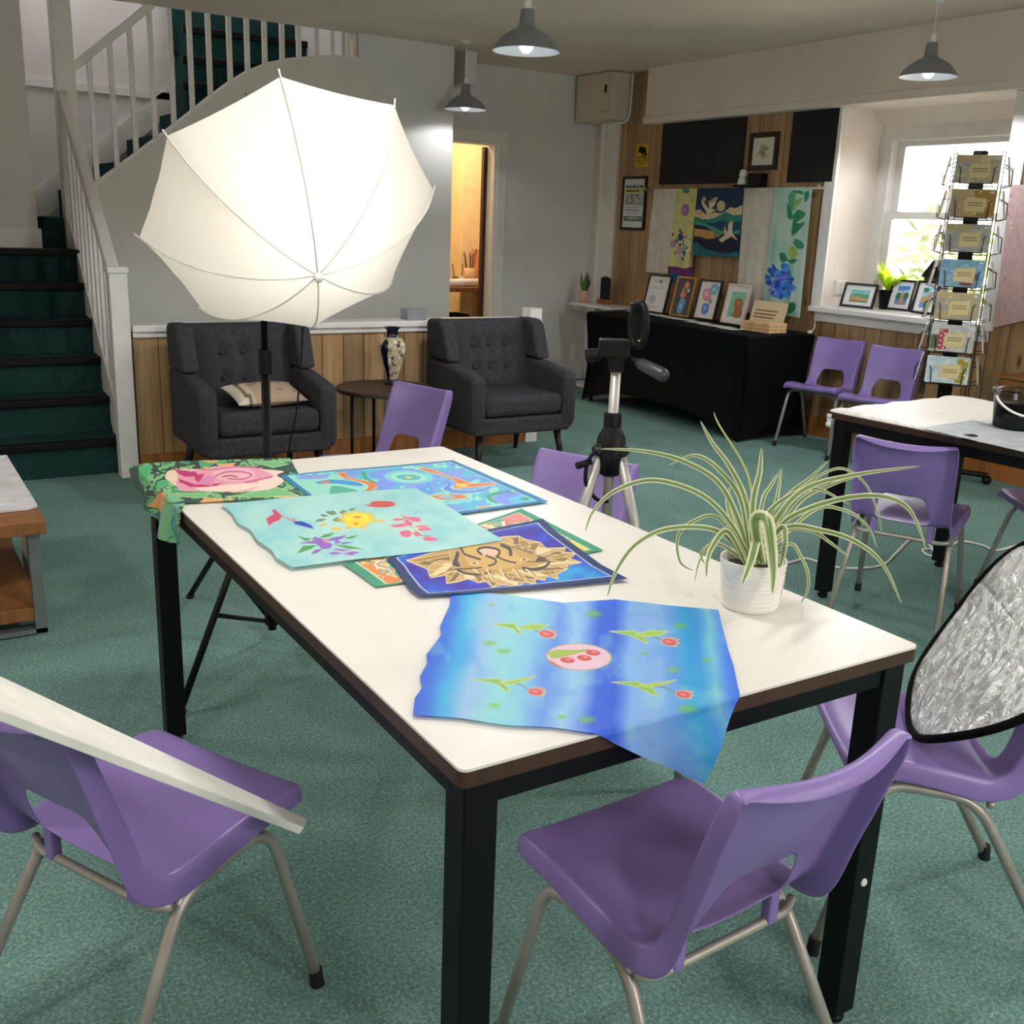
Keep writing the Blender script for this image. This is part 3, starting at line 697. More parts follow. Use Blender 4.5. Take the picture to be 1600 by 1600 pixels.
for i in range(nv+1):
    v = .02+.98*i/nv
    for j in range(8*nk+1):
        k, f_ = divmod(j, nk); f_ /= nk; q = rib(k, v)*(1-f_)+rib(k+1, v)*f_
        w4 = 4*f_*(1-f_); n_ = q/np.linalg.norm(q+1e-9)
        q = q*(1-.018*w4*v)+AX*(.006*w4*v) + AX*.0035*math.sin(f_*17+k*2.1)*v*v*w4*(k in (0, 7))
        P[i, j] = q+HUB
n = N('umbrella_cloth'); d_ = n.n('ShaderNodeBsdfDiffuse'); d_.inputs[0].default_value = L4('#f4f1ea'); tr = n.n('ShaderNodeBsdfTranslucent'); tr.inputs[0].default_value = L4('#fbf8f4')
mx = n.n('ShaderNodeMixShader'); mx.inputs[0].default_value = .5; n.l(d_.outputs[0], mx.inputs[1]); n.l(tr.outputs[0], mx.inputs[2]); n.l(mx.outputs[0], n.out.inputs[0])
gridmesh('canopy', P, n.mat, um)
m_rib = M('rib_white', '#d8d5ce', .5)
for k in range(8):
    pts = [rib(k, v)*1.004-AX*.002 for v in np.linspace(.02, 1, 16)]; ext = pts[-1]+(pts[-1]-pts[-2])*.55
    obj('rib', MB().tube(pts+[ext], [.0022]*16+[.003], 8), m_rib, um, smooth=True)
obj('shaft', MB().tube([AX*-.012, AX*.82], .004, 10), m_chrome, um, smooth=True)
obj('tip_cap', MB().tube([AX*-.022, AX*-.018, AX*-.004, AX*.004], [.006, .011, .012, .009], 16), m_rib, um, smooth=True)
light('umbrella_lamp', tuple(SO-AX*.15), 1.35, (1, .94, .84), .05)

t = thing('camera_tripod', 'silver camera tripod with black pan head standing beside the scarf table', 'tripod', (1.54, 1.99, 0))
TP = np.array([1.54, 1.99, 0])
def tz(px): return on(px, 1, 1.99)[2]
z0 = .84
obj('centre_column', MB().tube([(0, 0, z0-.3), (0, 0, 1.045)], .0125, 16), m_silver, t, smooth=True)
obj('column_lock', MB().tube([(0, 0, z0+.065), (0, 0, z0+.10)], .022, 12), m_black, t, bevel=.003)
obj('spider', MB().lathe([(.018, z0-.06), (.036, z0-.05), (.04, z0), (.034, z0+.04), (.02, z0+.065)], n=24), m_black, t, smooth=True)
rt = np.array([_r0[0], _r0[1], 0]); fw = np.array([_f[0], _f[1], 0]); fw /= np.linalg.norm(fw)
for a in (205, 325, 85):
    dv = rt*math.cos(math.radians(a))+fw*math.sin(math.radians(a)); dv3 = Vector(dv)
    lg = obj('leg', MB().tube([dv3*.03+Vector((0, 0, z0-.01)), dv3*.14+Vector((0, 0, .48))], .0135, 12), m_silver, t, smooth=True)
    obj('lower_leg', MB().tube([dv3*.138+Vector((0, 0, .49)), dv3*.262+Vector((0, 0, .02))], .010, 12), m_silver, lg, smooth=True)
    obj('leg_lock', MB().tube([dv3*.132+Vector((0, 0, .515)), dv3*.147+Vector((0, 0, .455))], .018, 12), m_black, lg)
    obj('rubber_foot', MB().tube([dv3*.26+Vector((0, 0, .028)), dv3*.268+Vector((0, 0, 0))], .0135, 12), m_rubber, lg)
    obj('spider_arm', MB().tube([dv3*.0+Vector((0, 0, z0+.03)), dv3*.042+Vector((0, 0, z0))], .017, 10), m_black, t)
def V3(x, y, z): return Vector(rt*x+fw*y)+Vector((0, 0, z))
obj('crank_handle', MB().tube(fillet([V3(-.03, -.02, z0+.02), V3(-.06, -.03, z0-.02), V3(-.062, -.03, z0-.075), V3(-.03, -.02, z0-.12), V3(0, -.01, z0-.125)], .02), .005, 10).tube([V3(-.085, -.04, z0-.03), V3(-.05, -.025, z0-.02)], .009, 12), m_black, t, smooth=True)
hd_ = obj('pan_head', MB().tube([V3(0, 0, 1.04), V3(0, 0, 1.085)], [.018, .022], 16).box((-.045, -.022, 1.075), (.03, .022, 1.118), M=Matrix(((rt[0], fw[0], 0, 0), (rt[1], fw[1], 0, 0), (0, 0, 1, 0), (0, 0, 0, 1)))), m_black, t, bevel=.004)
obj('tilt_knob', MB().tube([V3(-.075, -.004, 1.075), V3(-.04, 0, 1.08)], [.017, .014], 14), m_black, hd_)
ph = obj('pan_handle', MB().tube([V3(.02, -.01, 1.08), V3(.06, -.055, 1.065)], .0055, 10), m_black, t, smooth=True)
obj('grip', MB().tube([V3(.045, -.04, 1.07), V3(.055, -.05, 1.067), V3(.10, -.10, 1.05), V3(.108, -.108, 1.047)], [.009, .014, .0165, .013], 16), M('grip_rubber', '#2b2c2e', .4), ph, smooth=True)
Mh = Matrix(((rt[0], fw[0], 0, 0), (rt[1], fw[1], 0, 0), (0, 0, 1, 0), (0, 0, 0, 1)))
cl_ = obj('phone_clamp', MB().box((.03, -.02, 1.10), (.06, .02, 1.115), M=Mh).box((.032, -.012, 1.115), (.056, .012, 1.20), M=Mh).box((.026, -.02, 1.19), (.06, .02, 1.205), M=Mh), m_black, t, bevel=.003)
obj('clamp_ring', MB().tube([V3(.046+.016*math.cos(a), -.02-.022*math.cos(a), 1.155+.05*math.sin(a)) for a in np.linspace(0, 2*PI, 28)[:-1]], .0085, 10, closed=True), m_black, cl_, smooth=True)
sp_ = [( (.009 if q % 2 == 0 else .004)*math.cos(PI/2+q*PI/5), (.009 if q % 2 == 0 else .004)*math.sin(PI/2+q*PI/5)) for q in range(10)]
smb = MB(); smb.add([V3(.052+a, -.034, 1.118+b) for a, b in sp_]+[V3(.052+a, -.029, 1.118+b) for a, b in sp_], [tuple(range(10)), tuple(range(10, 20))[::-1]]+[(i, (i+1) % 10, 10+(i+1) % 10, 10+i) for i in range(10)])
obj('star_sticker', smb, M('star_yellow', '#e8ec4a', .5), cl_)

# ================================================================== REFLECTOR AND BOARD
RC = np.array([1.853, 1.056, .648]); RN = np.array([-.56, .5, .66]); RN /= np.linalg.norm(RN); RR = .288
ra = np.cross(RN, [0, 0, 1]); ra /= np.linalg.norm(ra); rb = np.cross(ra, RN)
t = thing('reflector_disc', 'round crinkled silver photo reflector with black rim leaning on a chair', 'reflector', tuple(RC))
n = N('silver_foil'); f1 = n.noise(20, 5, None, .65, 1.6); f2 = n.n('ShaderNodeTexVoronoi'); f2.inputs['Scale'].default_value = 34; n.l(n.coord(), f2.inputs['Vector'])
hgt = n.math('ADD', f1, n.math('MULTIPLY', f2.outputs[0], .5)); m_foil = n.bsdf('#f2f2f2', .28, .6, hgt, .85, .026)
P = np.zeros((40, 97, 3))
for i in range(40):
    r = RR*.985*max(1e-4, i/39)
    for j in range(97):
        a = 2*PI*j/96; x, y = r*math.cos(a), r*math.sin(a)
        z = (.020*math.sin(a*2+.6)+.006*math.sin(5*a))*(i/39)**2+.0045*(vnoise(np.array([x*30+50]), np.array([y*30+50]), 4)[0]-.5)
        P[i, j] = RC+ra*x+rb*y+RN*z
gridmesh('silver_sheet', P, m_foil, t, solid=.002)
obj('rim', MB().tube([Vector(ra*RR*math.cos(a)+rb*RR*math.sin(a)+RN*(.020*math.sin(a*2+.6)+.006*math.sin(5*a)-.004)) for a in np.linspace(0, 2*PI, 97)[:-1]], .0085, 10, closed=True), m_blackcloth, t, smooth=True)
E1, E2 = on((475, 1293), 2, .43), on((0, 1108), 2, .83)
wv = np.array([-.0, .40, -.055]); nb = np.cross(E1-E2, wv); nb /= np.linalg.norm(nb); nb *= np.sign(nb[2])
def onb(px): d = ray(px); return O+((E1-O)@nb)/(d@nb)*d
E3 = E2+(E2-E1)*.35
top = [E1, E1+(E2-E1)*.5, E2, E3]; far = [onb((481, 1280)), onb((360, 1224)), onb((240, 1168)), onb((115, 1110)), onb((60, 1084)), onb((0, 1056)), onb((-90, 1014))]
loop = top[::-1]+far; loop = [np.array(q) for q in [E3, E2, E1]+far]
k = len(loop); mb = MB(); mb.add(loop+[q-nb*.013 for q in loop], [tuple(range(k)), tuple(range(k, 2*k))[::-1]]+[(i, (i+1) % k, k+(i+1) % k, k+i) for i in range(k)])
single('foam_board', mb, M('foam_white', '#edebe4', .75, var=.05, scale=8), 'white board leaning across the back of the left foreground chair', 'board', bevel=.002)

# ================================================================== SILK SCARVES ON THE TABLE
def tp(px): return on(px, 2, TZ)[:2]
def hangY(px): q = on(px, 1, TY0-.008); return np.array([q[0], TY0-(TZ+.004-q[2])])
def hangX(px): q = on(px, 0, TX0-.008); return np.array([TX0-(TZ+.004-q[2]), q[1]])
def fold(Fl, lift, ripple=0):
    """flat pattern coordinates -> cloth lying on the top and falling over the two open edges"""
    P = np.zeros(Fl.shape[:2]+(3,)); x, y = Fl[..., 0].copy(), Fl[..., 1].copy(); z = np.full_like(x, TZ+lift)
    for (ax, edge) in ((y, TY0), (x, TX0)):
        d = np.maximum(0, edge-ax); r = .007; a = np.minimum(d/r, PI/2); h = np.maximum(0, d-r*PI/2)
        m = d > 0; ax[m] = (edge-r*np.sin(a))[m]; z[m] = (z-r*(1-np.cos(a))-h)[m]
    P[..., 0], P[..., 1], P[..., 2] = x, y, z; return P
def scarf(name, label, edges, lift, paint, base, n=300, wob=.0, over=None):
    top, right, bottom, left = edges; Fl = coons(top, right, bottom, left, n, n)
    P = fold(Fl, lift); UV = proj(P.reshape(-1, 3))
    q = P.copy(); hang = np.maximum(0, TZ-P[..., 2]-.01)
    rp = np.minimum(hang, .15)
    q[..., 1] -= np.where(Fl[..., 1] < TY0, rp*(.10+.14*np.sin(Fl[..., 0]*34+1)), 0); q[..., 0] -= np.where(Fl[..., 0] < TX0, rp*(.10+.16*np.sin(Fl[..., 1]*38)), 0)
    q[..., 2] += np.where(hang > 0, 0, .0012*(fbm(Fl[..., 0]*22, Fl[..., 1]*22, 8)))
    if over is not None: q = over(q, Fl)
    t = gridmesh(name, q, m_silk, None, solid=0)
    p = Paint(UV, base); paint(p, UV); set_col(t, p.c); return tag(t, label, 'scarf', None)
m_silk = vmat('painted_silk', .55, .12, .1, 900)
T_ = lambda *a: [tp(q) for q in a]

# --- tulip scarf
def paint_tulip(p, UV):
    X, Y = UV[:, 0], UV[:, 1]
    # stripe coordinate follows the weave across the cloth
    u = (X-645+(1122-Y)*-.30)/(520-(1122-Y)*.46); wob = (fbm(X/60, Y/60, 2)-.5)*.10; uu = u+wob*.45
    p.band(uu, [(-.02, '#1f55d8'), (.03, '#2f78e4'), (.08, '#34b4ea'), (.15, '#9cc4f0'), (.24, '#93dae8'), (.32, '#8ad0ee'), (.40, '#6b9cf0'), (.46, '#9ccff4'), (.50, '#86b2f2'), (.545, '#3568e6'), (.60, '#3262e2'), (.655, '#84b4f4'), (.74, '#86b6f0'), (.80, '#6aa6ec'), (.855, '#2ea6e0'), (.89, '#3ba0e4'), (.93, '#7cc8e0'), (.975, '#4c8cf0'), (1.02, '#2b66e6')])
    bl = fbm(X/35, Y/35, 6); p.put(np.clip((bl-.58)*1.6, 0, .3), '#a4e6e4'); p.put(np.clip((.42-bl)*1.2, 0, .22), '#3c7cee')
    p.org(620, 900, 2.7586)
    for cx, cy, rx in ((405, 125, 22), (460, 325, 45), (850, 165, 50), (1225, 215, 40), (1335, 365, 32), (1190, 405, 42), (1070, 335, 24), (420, 560, 40), (820, 622, 50), (1255, 575, 60), (710, 610, 30), (400, 290, 40)):
        p.ell(cx, cy, rx, rx*.42, '#7cc456', 0, .8, .75)
    p.ell(785, 350, 144, 59, '#b9b28c', .04, .02); p.ell(785, 350, 140, 56, '#ecc9dc', .04, .05)
    p.ell(735, 350, 60, 30, '#f2b6c6', 0, .9); p.poly([(652, 330), (690, 320), (760, 322), (830, 318), (770, 335), (700, 352), (665, 355)], '#a8c552', '#8fae3e', 3)
    for cx, cy in ((735, 364), (808, 354), (846, 332)): p.ell(cx, cy, 34, 13, '#d9575c', .1, .15); p.ell(cx+5, cy-3, 18, 5, '#ef9a92', .1, .6)
    p.poly([(652, 360), (690, 380), (715, 395), (700, 398), (660, 378)], '#c9806a')
    for (x0, y0, x1, y1, x2, y2, hx_, hy) in ((405, 208, 658, 212, 540, 252, 646, 252), (915, 240, 1172, 240, 1085, 292, 1174, 286), (325, 446, 600, 432, 490, 502, 598, 501), (922, 458, 1205, 448, 1128, 520, 1235, 513)):
        mx_, my = x0+(x1-x0)*.42, y0+12
        p.stroke([(mx_, my-2), (mx_+.6*(hx_-mx_), my+12), (hx_-26, hy-6)], 5, '#6d8f86')
        p.poly([(x0, y0), (mx_, my-14), (x2-30, y2-40), (x2, y2), (x2-18, y2-4), (mx_-10, my+8)], '#93c356', '#d6d98e', 3)
        p.poly([(mx_, my+2), (x1-70, y1+ (12 if y1 < y0 else -4)), (x1, y1), (x1-40, y1+18), (mx_+50, my+12)], '#a6cf55', '#d6d98e', 3)
        p.poly([(hx_+4, hy-19), (hx_+44, hy-12), (hx_+30, hy-2), (hx_+48, hy+4), (hx_+28, hy+8), (hx_+36, hy+17), (hx_, hy+17)], '#e0746f', '#d9c7a0', 3); p.ell(hx_, hy, 38, 18, '#d9c7a0', .15, .05); p.ell(hx_, hy, 34, 15.5, '#dd5f66', .15, .1); p.ell(hx_-3, hy-2, 20, 6, '#f09a9a', .15, .7)
tl = T_((705, 930), (745, 929), (800, 934), (880, 946), (960, 940), (1050, 950), (1122, 957))
trr = T_((1122, 957), (1127, 980), (1135, 1008), (1137, 1018), (1146, 1045), (1153, 1080))+[hangY((1150, 1105)), hangY((1120, 1165)), hangY((1085, 1219))]
bl_ = T_((645, 1122), (720, 1127), (790, 1138), (860, 1141), (921, 1150))+[hangY((960, 1166)), hangY((1020, 1195)), hangY((1085, 1219))]
lf = T_((705, 930), (702, 950), (687, 984), (690, 995), (666, 1028), (668, 1040), (656, 1062), (660, 1078), (648, 1096), (645, 1122))
scarf('silk_scarf', 'blue silk scarf painted with red tulips, hanging over the near table edge', (tl, trr, bl_, lf), .004, paint_tulip, '#6aa6ec', 340)

# --- lion scarf
def paint_lion(p, UV):
    X, Y = UV[:, 0], UV[:, 1]; q = fbm(X/38, Y/22, 11)
    p.band(q, [(.2, '#3a22a8'), (.38, '#2b3fd0'), (.5, '#1f63dc'), (.62, '#1f8fe0'), (.8, '#42b4ea')])
    p.ell(690, 905, 60, 30, '#4a20a0', .2, 1, .7); p.ell(820, 832, 110, 14, '#3a1f9c', -.08, 1, .8); p.ell(905, 895, 70, 25, '#25a4e4', 0, 1, .8)
    p.org(620, 830, 5)
    cx, cy = 760, 230
    rays = [(75, 230), (150, 262), (240, 298), (255, 350), (268, 366), (385, 345), (390, 412), (470, 400), (560, 375), (640, 405), (700, 395), (745, 440), (830, 420), (940, 432), (1000, 400), (1085, 415), (1080, 375), (1155, 385), (1170, 350), (1260, 375), (1250, 335), (1330, 300), (1330, 270), (1440, 245), (1350, 215), (1400, 175), (1300, 165), (1320, 130), (1165, 135), (1120, 90), (1010, 70), (950, 40), (840, 45), (760, 60), (480, 100), (350, 150)]
    p.poly(rays, '#c39a56', '#e8cd8c', 9)
    for sc_ in (1., .78):
        for i in range(0, len(rays)-1):
            a, b, c = rays[i-1], rays[i], rays[(i+1) % len(rays)]; g = lambda q, t: (cx+(q[0]-cx)*t*sc_, cy+(q[1]-cy)*t*sc_); k = i+(sc_ < 1)
            p.poly([g(a, .80), g(b, 1), g(c, .80), g(b, .5)], ['#b08848', '#8a6a3a', '#cda763', '#e8d6a6', '#9c7840'][k % 5], '#ecd9a8', 5)
    p.poly([(410, 150), (440, 290), (560, 340), (760, 345), (990, 300), (1190, 235), (1080, 190), (900, 110), (760, 80), (480, 110)], '#c79e58', '#e9d39a', 5, sm=True)
    p.poly([(520, 140), (700, 110), (860, 120), (980, 250), (760, 300), (560, 260)], '#d8b163', None, sm=True)
    p.poly([(470, 145), (450, 200), (432, 262), (468, 282), (500, 272), (480, 230), (492, 180)], '#4a3a3a', '#d8c49a', 4, sm=True)
    p.stroke([(500, 130), (530, 180), (600, 205), (650, 222)], 16, '#3a2f30', sm=True)
    p.poly([(640, 150), (700, 135), (780, 150), (770, 190), (720, 195), (660, 180)], '#e8c6b0', None, sm=True)
    p.stroke([(660, 182), (632, 150), (690, 128), (790, 145), (800, 180), (780, 205)], 17, '#2e2628', sm=True)
    p.stroke([(700, 195), (770, 225), (765, 255), (720, 270)], 15, '#3a2f30', sm=True)
    p.stroke([(790, 205), (850, 230), (930, 248)], 13, '#3a2f30', sm=True)
    p.stroke([(820, 112), (880, 140), (890, 185)], 30, '#4a3d38', sm=True)
    p.stroke([(900, 120), (1080, 185), (1180, 235), (1020, 242)], 9, '#6b4a2c', sm=True)
    p.stroke([(450, 300), (560, 295), (660, 285)], 11, '#3a2f30'); p.stroke([(480, 310), (560, 335), (660, 340), (730, 318)], 18, '#3c3130', sm=True)
    p.stroke([(985, 290), (1060, 300), (1150, 285), (1190, 245)], 22, '#3c3130', sm=True); p.poly([(1110, 195), (1190, 232), (1080, 240)], '#5a4238')
    for x, y in ((605, 252), (995, 224)): p.ell(x, y, 42, 14, '#e2c58c', 0, .2); p.ell(x, y, 14, 7, '#5a4228', 0, .2)
    for k in range(14): p.stroke([(600+k*34, 300+(k % 3)*14), (640+k*34, 330+(k % 4)*18)], 13, ['#efe2b8', '#b48d4e', '#dcbd78'][k % 3], al=.8)
    # double border
def border(p, Fl, c1, w1, c2, w2):
    pass
def paint_lion2(p, UV, Fl=None): paint_lion(p, UV)
lt = T_((603, 878), (720, 841), (848, 815)); lr = T_((848, 815), (868, 835), (905, 862), (940, 888), (981, 910))
lb = T_((655, 937), (740, 932), (860, 922), (981, 910)); ll = T_((603, 878), (618, 893), (625, 905), (640, 925), (655, 937))
def with_border(fn, edges, bw, c1, lw, c2):
    def g(p, UV):
        fn(p, UV); n_ = int(round(math.sqrt(len(UV)))); j, i = np.meshgrid(np.arange(n_), np.arange(n_)); d = np.minimum(np.minimum(i, n_-1-i), np.minimum(j, n_-1-j)).ravel()/(n_-1)
        p.put((d < bw+lw)*1., c2); p.put((d < bw)*1., c1)
    return g
scarf('silk_scarf', 'royal blue silk scarf painted with a golden lion face, navy border', (lt, lr, lb, ll), .0065, with_border(paint_lion, None, .05, '#16326e', .008, '#b9c6e2'), '#2b4fd8', 340)

# --- wave scarf (blue and turquoise swirls)
def paint_wave(p, UV):
    p.org(440, 725, 3.8095); X, Y = UV[:, 0], UV[:, 1]
    q = fbm(X/30, Y/13, 31)+.0; k = (q*7) % 1.; st = ['#7fd0e0', '#8fdfd0', '#5aa6e6', '#86a2ee', '#59c3e0', '#9be4d6']
    idx = np.clip((q*8).astype(int), 0, 30) % 6; p.c = np.array([hx(st[i]) for i in range(6)])[idx]
    p.poly([(20, 80), (330, 60), (480, 170), (450, 190), (140, 195)], '#9be0cf'); p.poly([(290, 150), (310, 130), (420, 150), (470, 180), (300, 190)], '#52b59a', sm=True)
    p.poly([(80, 90), (130, 70), (290, 60), (270, 85), (160, 92)], '#8ea6ea'); p.poly([(190, 110), (300, 92), (440, 105), (490, 128), (450, 135), (330, 120), (230, 122)], '#3a9ede', '#bfe6d6', 3, sm=True)
    p.poly([(230, 108), (290, 100), (285, 118), (240, 118)], '#e08a6a')
    p.poly([(330, 55), (380, 52), (400, 80), (520, 105), (575, 115), (560, 140), (525, 170), (485, 172), (515, 130), (430, 100), (360, 80)], '#e2813f', '#f0dba0', 3, sm=True)
    p.poly([(470, 45), (500, 50), (520, 90), (620, 130), (610, 165), (575, 160), (590, 130), (500, 95)], '#43ab8c', None, sm=True)
    p.poly([(530, 50), (650, 38), (780, 30), (880, 70), (870, 120), (820, 150), (700, 120), (620, 160), (560, 120), (590, 80)], '#7f9cf0', None, sm=True)
    for rx, ry, c in ((150, 40, '#7fd6dc'), (112, 27, '#a9e6cf'), (76, 18, '#5fb9cf'), (40, 9, '#5fbf9a'), (22, 5, '#f2e25a')): p.ell(755, 80, rx, ry, c, .05, .05)
    p.poly([(700, 120), (780, 125), (830, 170), (870, 210), (840, 215), (800, 170)], '#8fa8f2', None, sm=True)
    p.poly([(800, 20), (900, 35), (1000, 75), (1090, 100), (1130, 125), (1050, 150), (1020, 140), (1040, 110), (960, 70), (860, 45)], '#e2813f', '#f2dfa6', 3, sm=True)
    p.poly([(1040, 118), (1100, 120), (1280, 112), (1220, 130), (1090, 142), (1045, 142)], '#e2813f', '#f2dfa6', 3, sm=True); p.ell(1075, 128, 35, 9, '#f6d84a', 0, .1)
    p.poly([(940, 70), (1010, 110), (1010, 150), (1120, 160), (1220, 140), (1270, 125), (1200, 165), (1050, 175), (960, 150), (985, 120)], '#6f8bea', '#a4e6d6', 3, sm=True)
    p.poly([(880, 190), (960, 185), (1080, 185), (1090, 205), (960, 215), (915, 205)], '#e2813f', '#f0dba0', 3, sm=True); p.ell(985, 198, 55, 8, '#7fd0e6', .0, .1)
    p.poly([(1210, 190), (1290, 165), (1400, 170), (1280, 185), (1250, 205), (1290, 235), (1240, 225)], '#4bab8f', None, sm=True)
    p.poly([(1250, 205), (1330, 172), (1480, 190), (1540, 235), (1430, 250), (1300, 235)], '#8299ee', None, sm=True); p.ell(1440, 212, 90, 26, '#64c4e6', 0, .05); p.ell(1450, 208, 30, 9, '#43ab8c', 0, .1)
    p.poly([(1160, 260), (1240, 252), (1310, 268), (1230, 280), (1180, 275)], '#ee9a48', '#f0dba0', 3, sm=True)
wt = T_((437, 746), (520, 738), (610, 731), (708, 722)); wr_ = T_((708, 722), (745, 738), (800, 762), (857, 787)); wb_ = T_((480, 778), (600, 800), (715, 807), (857, 787)); wl = T_((437, 746), (455, 760), (480, 778))
scarf('silk_scarf', 'turquoise silk scarf painted with blue and orange swirls, teal border', (wt, wr_, wb_, wl), .005, with_border(paint_wave, None, .035, '#2a83b4', .008, '#a9dbe0'), '#7fd0e0', 300)

# --- orange and green scarf lying underneath
def paint_under(p, UV):
    X, Y = UV[:, 0], UV[:, 1]; q = fbm(X/26, Y/14, 41); st = [hx(c) for c in ('#f0e0b0', '#e8924a', '#58b8a4', '#f0a89a', '#f4dc5a', '#7fcfd0', '#e8703a', '#f6efdc')]
    p.c = np.array(st)[np.clip((q*15).astype(int), 0, 40) % 8]
    p.org(500, 720, 3.2); p.poly([(770, 290), (830, 268), (820, 300), (790, 318), (765, 315)], '#e2662e', sm=True); p.poly([(800, 310), (840, 268), (890, 265), (930, 300), (870, 312)], '#3fb0a4', None)
    p.poly([(885, 268), (940, 258), (1020, 270), (1060, 295), (960, 312), (920, 300)], '#f08f88', '#e86a3a', 3); p.poly([(180, 545), (215, 545), (280, 590), (275, 608), (240, 600)], '#f2d84a', None, sm=True)
    p.poly([(180, 520), (260, 520), (300, 560), (390, 590), (400, 612), (320, 612), (320, 580), (220, 550)], '#ee8f48', None, sm=True); p.poly([(1230, 395), (1290, 410), (1400, 450), (1330, 452), (1250, 420)], '#f4e05a')
ut = T_((536, 884), (690, 840), (815, 797)); ur = T_((815, 797), (870, 825), (943, 862)); ub = T_((587, 920), (760, 895), (943, 862)); ul = T_((536, 884), (560, 900), (587, 920))
scarf('silk_scarf', 'green bordered orange silk scarf mostly hidden under the lion scarf', (ut, ur, ub, ul), .003, with_border(paint_under, None, .045, '#3d9c7c', .008, '#c9e0c0'), '#f0e0b0', 240)

# --- teal flower scarf on top
def paint_teal(p, UV):
    X, Y = UV[:, 0], UV[:, 1]; q = fbm(X/40, Y/20, 51); p.band(q, [(.25, '#93d2d8'), (.5, '#a6dcdc'), (.75, '#b4e2de')]); p.ell(580, 825, 120, 30, '#c3e4d2', 0, 1, .5)
    p.org(460, 780, 6.6667)
    for pts in ([(220, 235), (255, 210), (325, 208), (300, 228)], [(265, 165), (300, 160), (350, 175), (310, 185)], [(345, 140), (400, 125), (445, 155), (380, 165)], [(470, 140), (500, 120), (550, 130), (500, 155)], [(565, 115), (600, 100), (635, 98), (600, 125)], [(400, 220), (440, 195), (480, 210), (440, 240)], [(440, 225), (470, 210), (505, 235), (470, 240)], [(340, 150), (330, 130), (420, 130)]): p.poly(pts, '#6f9c62', '#4c7a58', 3)
    for a in np.linspace(0, 2*PI, 26)[:-1]: p.poly([(660+110*math.cos(a-.2), 205+44*math.sin(a-.2)), (660+(215+25*math.sin(a*5))*math.cos(a), 205+86*math.sin(a)), (660+110*math.cos(a+.22), 205+44*math.sin(a+.22))], '#f3dc3a', '#dcb42a', 3)
    p.ell(660, 205, 165, 64, '#f5df42', 0, .3); p.ell(655, 190, 52, 16, '#d99f34', 0, .3); p.ell(640, 258, 110, 45, '#f2d638', 0, .2); p.ell(640, 258, 36, 12, '#dc8a30', 0, .3)
    for cx, cy in ((420, 310), (460, 315), (300, 268), (910, 225), (720, 300), (560, 300)): p.ell(cx, cy, 48, 16, '#eec65a', -.2, .4)
    p.poly([(735, 68), (790, 55), (800, 30), (880, 20), (1000, 25), (1050, 45), (1040, 70), (950, 85), (860, 88), (790, 78)], '#cf4a44', '#e98a78', 4); p.stroke([(800, 60), (900, 50), (1030, 55)], 5, '#e8807a')
    for pts in ([(1020, 215), (1060, 200), (1150, 205), (1160, 220), (1060, 228)], [(1115, 170), (1180, 185), (1300, 195), (1310, 240), (1220, 230)], [(985, 280), (1060, 265), (1180, 250), (1180, 285), (1060, 295)], [(1140, 200), (1230, 250), (1210, 280), (1160, 270)], [(1240, 290), (1320, 275), (1400, 285), (1340, 300)], [(1280, 310), (1400, 300), (1420, 325), (1320, 335)], [(1090, 350), (1150, 325), (1220, 340), (1205, 390), (1130, 395)], [(1230, 345), (1290, 345), (1320, 380), (1260, 388)], [(1340, 400), (1410, 390), (1500, 420), (1440, 440), (1350, 430)]): p.poly(pts, '#dd6f93', '#f0a8b4', 4, sm=True)
    p.stroke([(1110, 160), (1180, 230), (1240, 310), (1330, 380), (1420, 380)], 7, '#9a6a52', sm=True); p.ell(1250, 310, 24, 18, '#e8d9a0', 0, .4)
    for pts in ([(25, 380), (90, 400), (175, 410), (160, 430), (110, 440), (70, 410)], [(265, 400), (310, 370), (420, 350), (370, 390), (300, 405)], [(25, 570), (90, 490), (235, 480), (180, 520)], [(520, 410), (580, 390), (670, 375), (600, 415)], [(405, 475), (550, 485), (720, 522), (560, 520)]): p.poly(pts, '#4aa268', '#7fc488', 4)
    for pts in ([(55, 460), (200, 440), (330, 440), (260, 465)], [(185, 430), (210, 395), (300, 420), (310, 440)], [(380, 410), (540, 380), (480, 420), (330, 440)], [(420, 460), (610, 448), (510, 470), (430, 420)], [(230, 470), (330, 445), (395, 475), (370, 515), (300, 522)], [(175, 575), (210, 535), (290, 520), (240, 560)]): p.poly(pts, '#9c68cc', '#7a48b0', 4)
    p.ell(330, 435, 45, 28, '#e0909c', 0, .5)
    for pts in ([(385, 525), (470, 520), (590, 535), (500, 545)], [(350, 565), (420, 550), (520, 570), (400, 585)], [(500, 575), (600, 545), (690, 555), (600, 590)]): p.poly(pts, '#9a6cc4', '#c9a0d8', 4)
    p.org(200, 680, 3.2); p.poly([(690, 420), (730, 395), (720, 375), (735, 372), (770, 405), (760, 425), (730, 435), (705, 455)], '#cf4a72', '#e88aa0', 2); p.stroke([(770, 405), (810, 422)], 4, '#c9606a'); p.poly([(800, 428), (830, 415), (840, 432)], '#e08a70')
    p.poly([(825, 432), (870, 432), (915, 450), (930, 470), (870, 455), (835, 445)], '#2743b8', '#5a7ad8', 2)
tt = T_((345, 793), (450, 783), (560, 773), (650, 768)); tr_ = T_((650, 768), (690, 790), (740, 822), (787, 850)); tb = T_((457, 893), (560, 880), (680, 868), (787, 850)); tl_ = T_((345, 793), (362, 806), (372, 823), (392, 834), (402, 850), (425, 866), (432, 878), (457, 893))
scarf('silk_scarf', 'pale aqua silk scarf painted with separate garden flowers', (tt, tr_, tb, tl_), .0078, paint_teal, '#a6dcdc', 340)

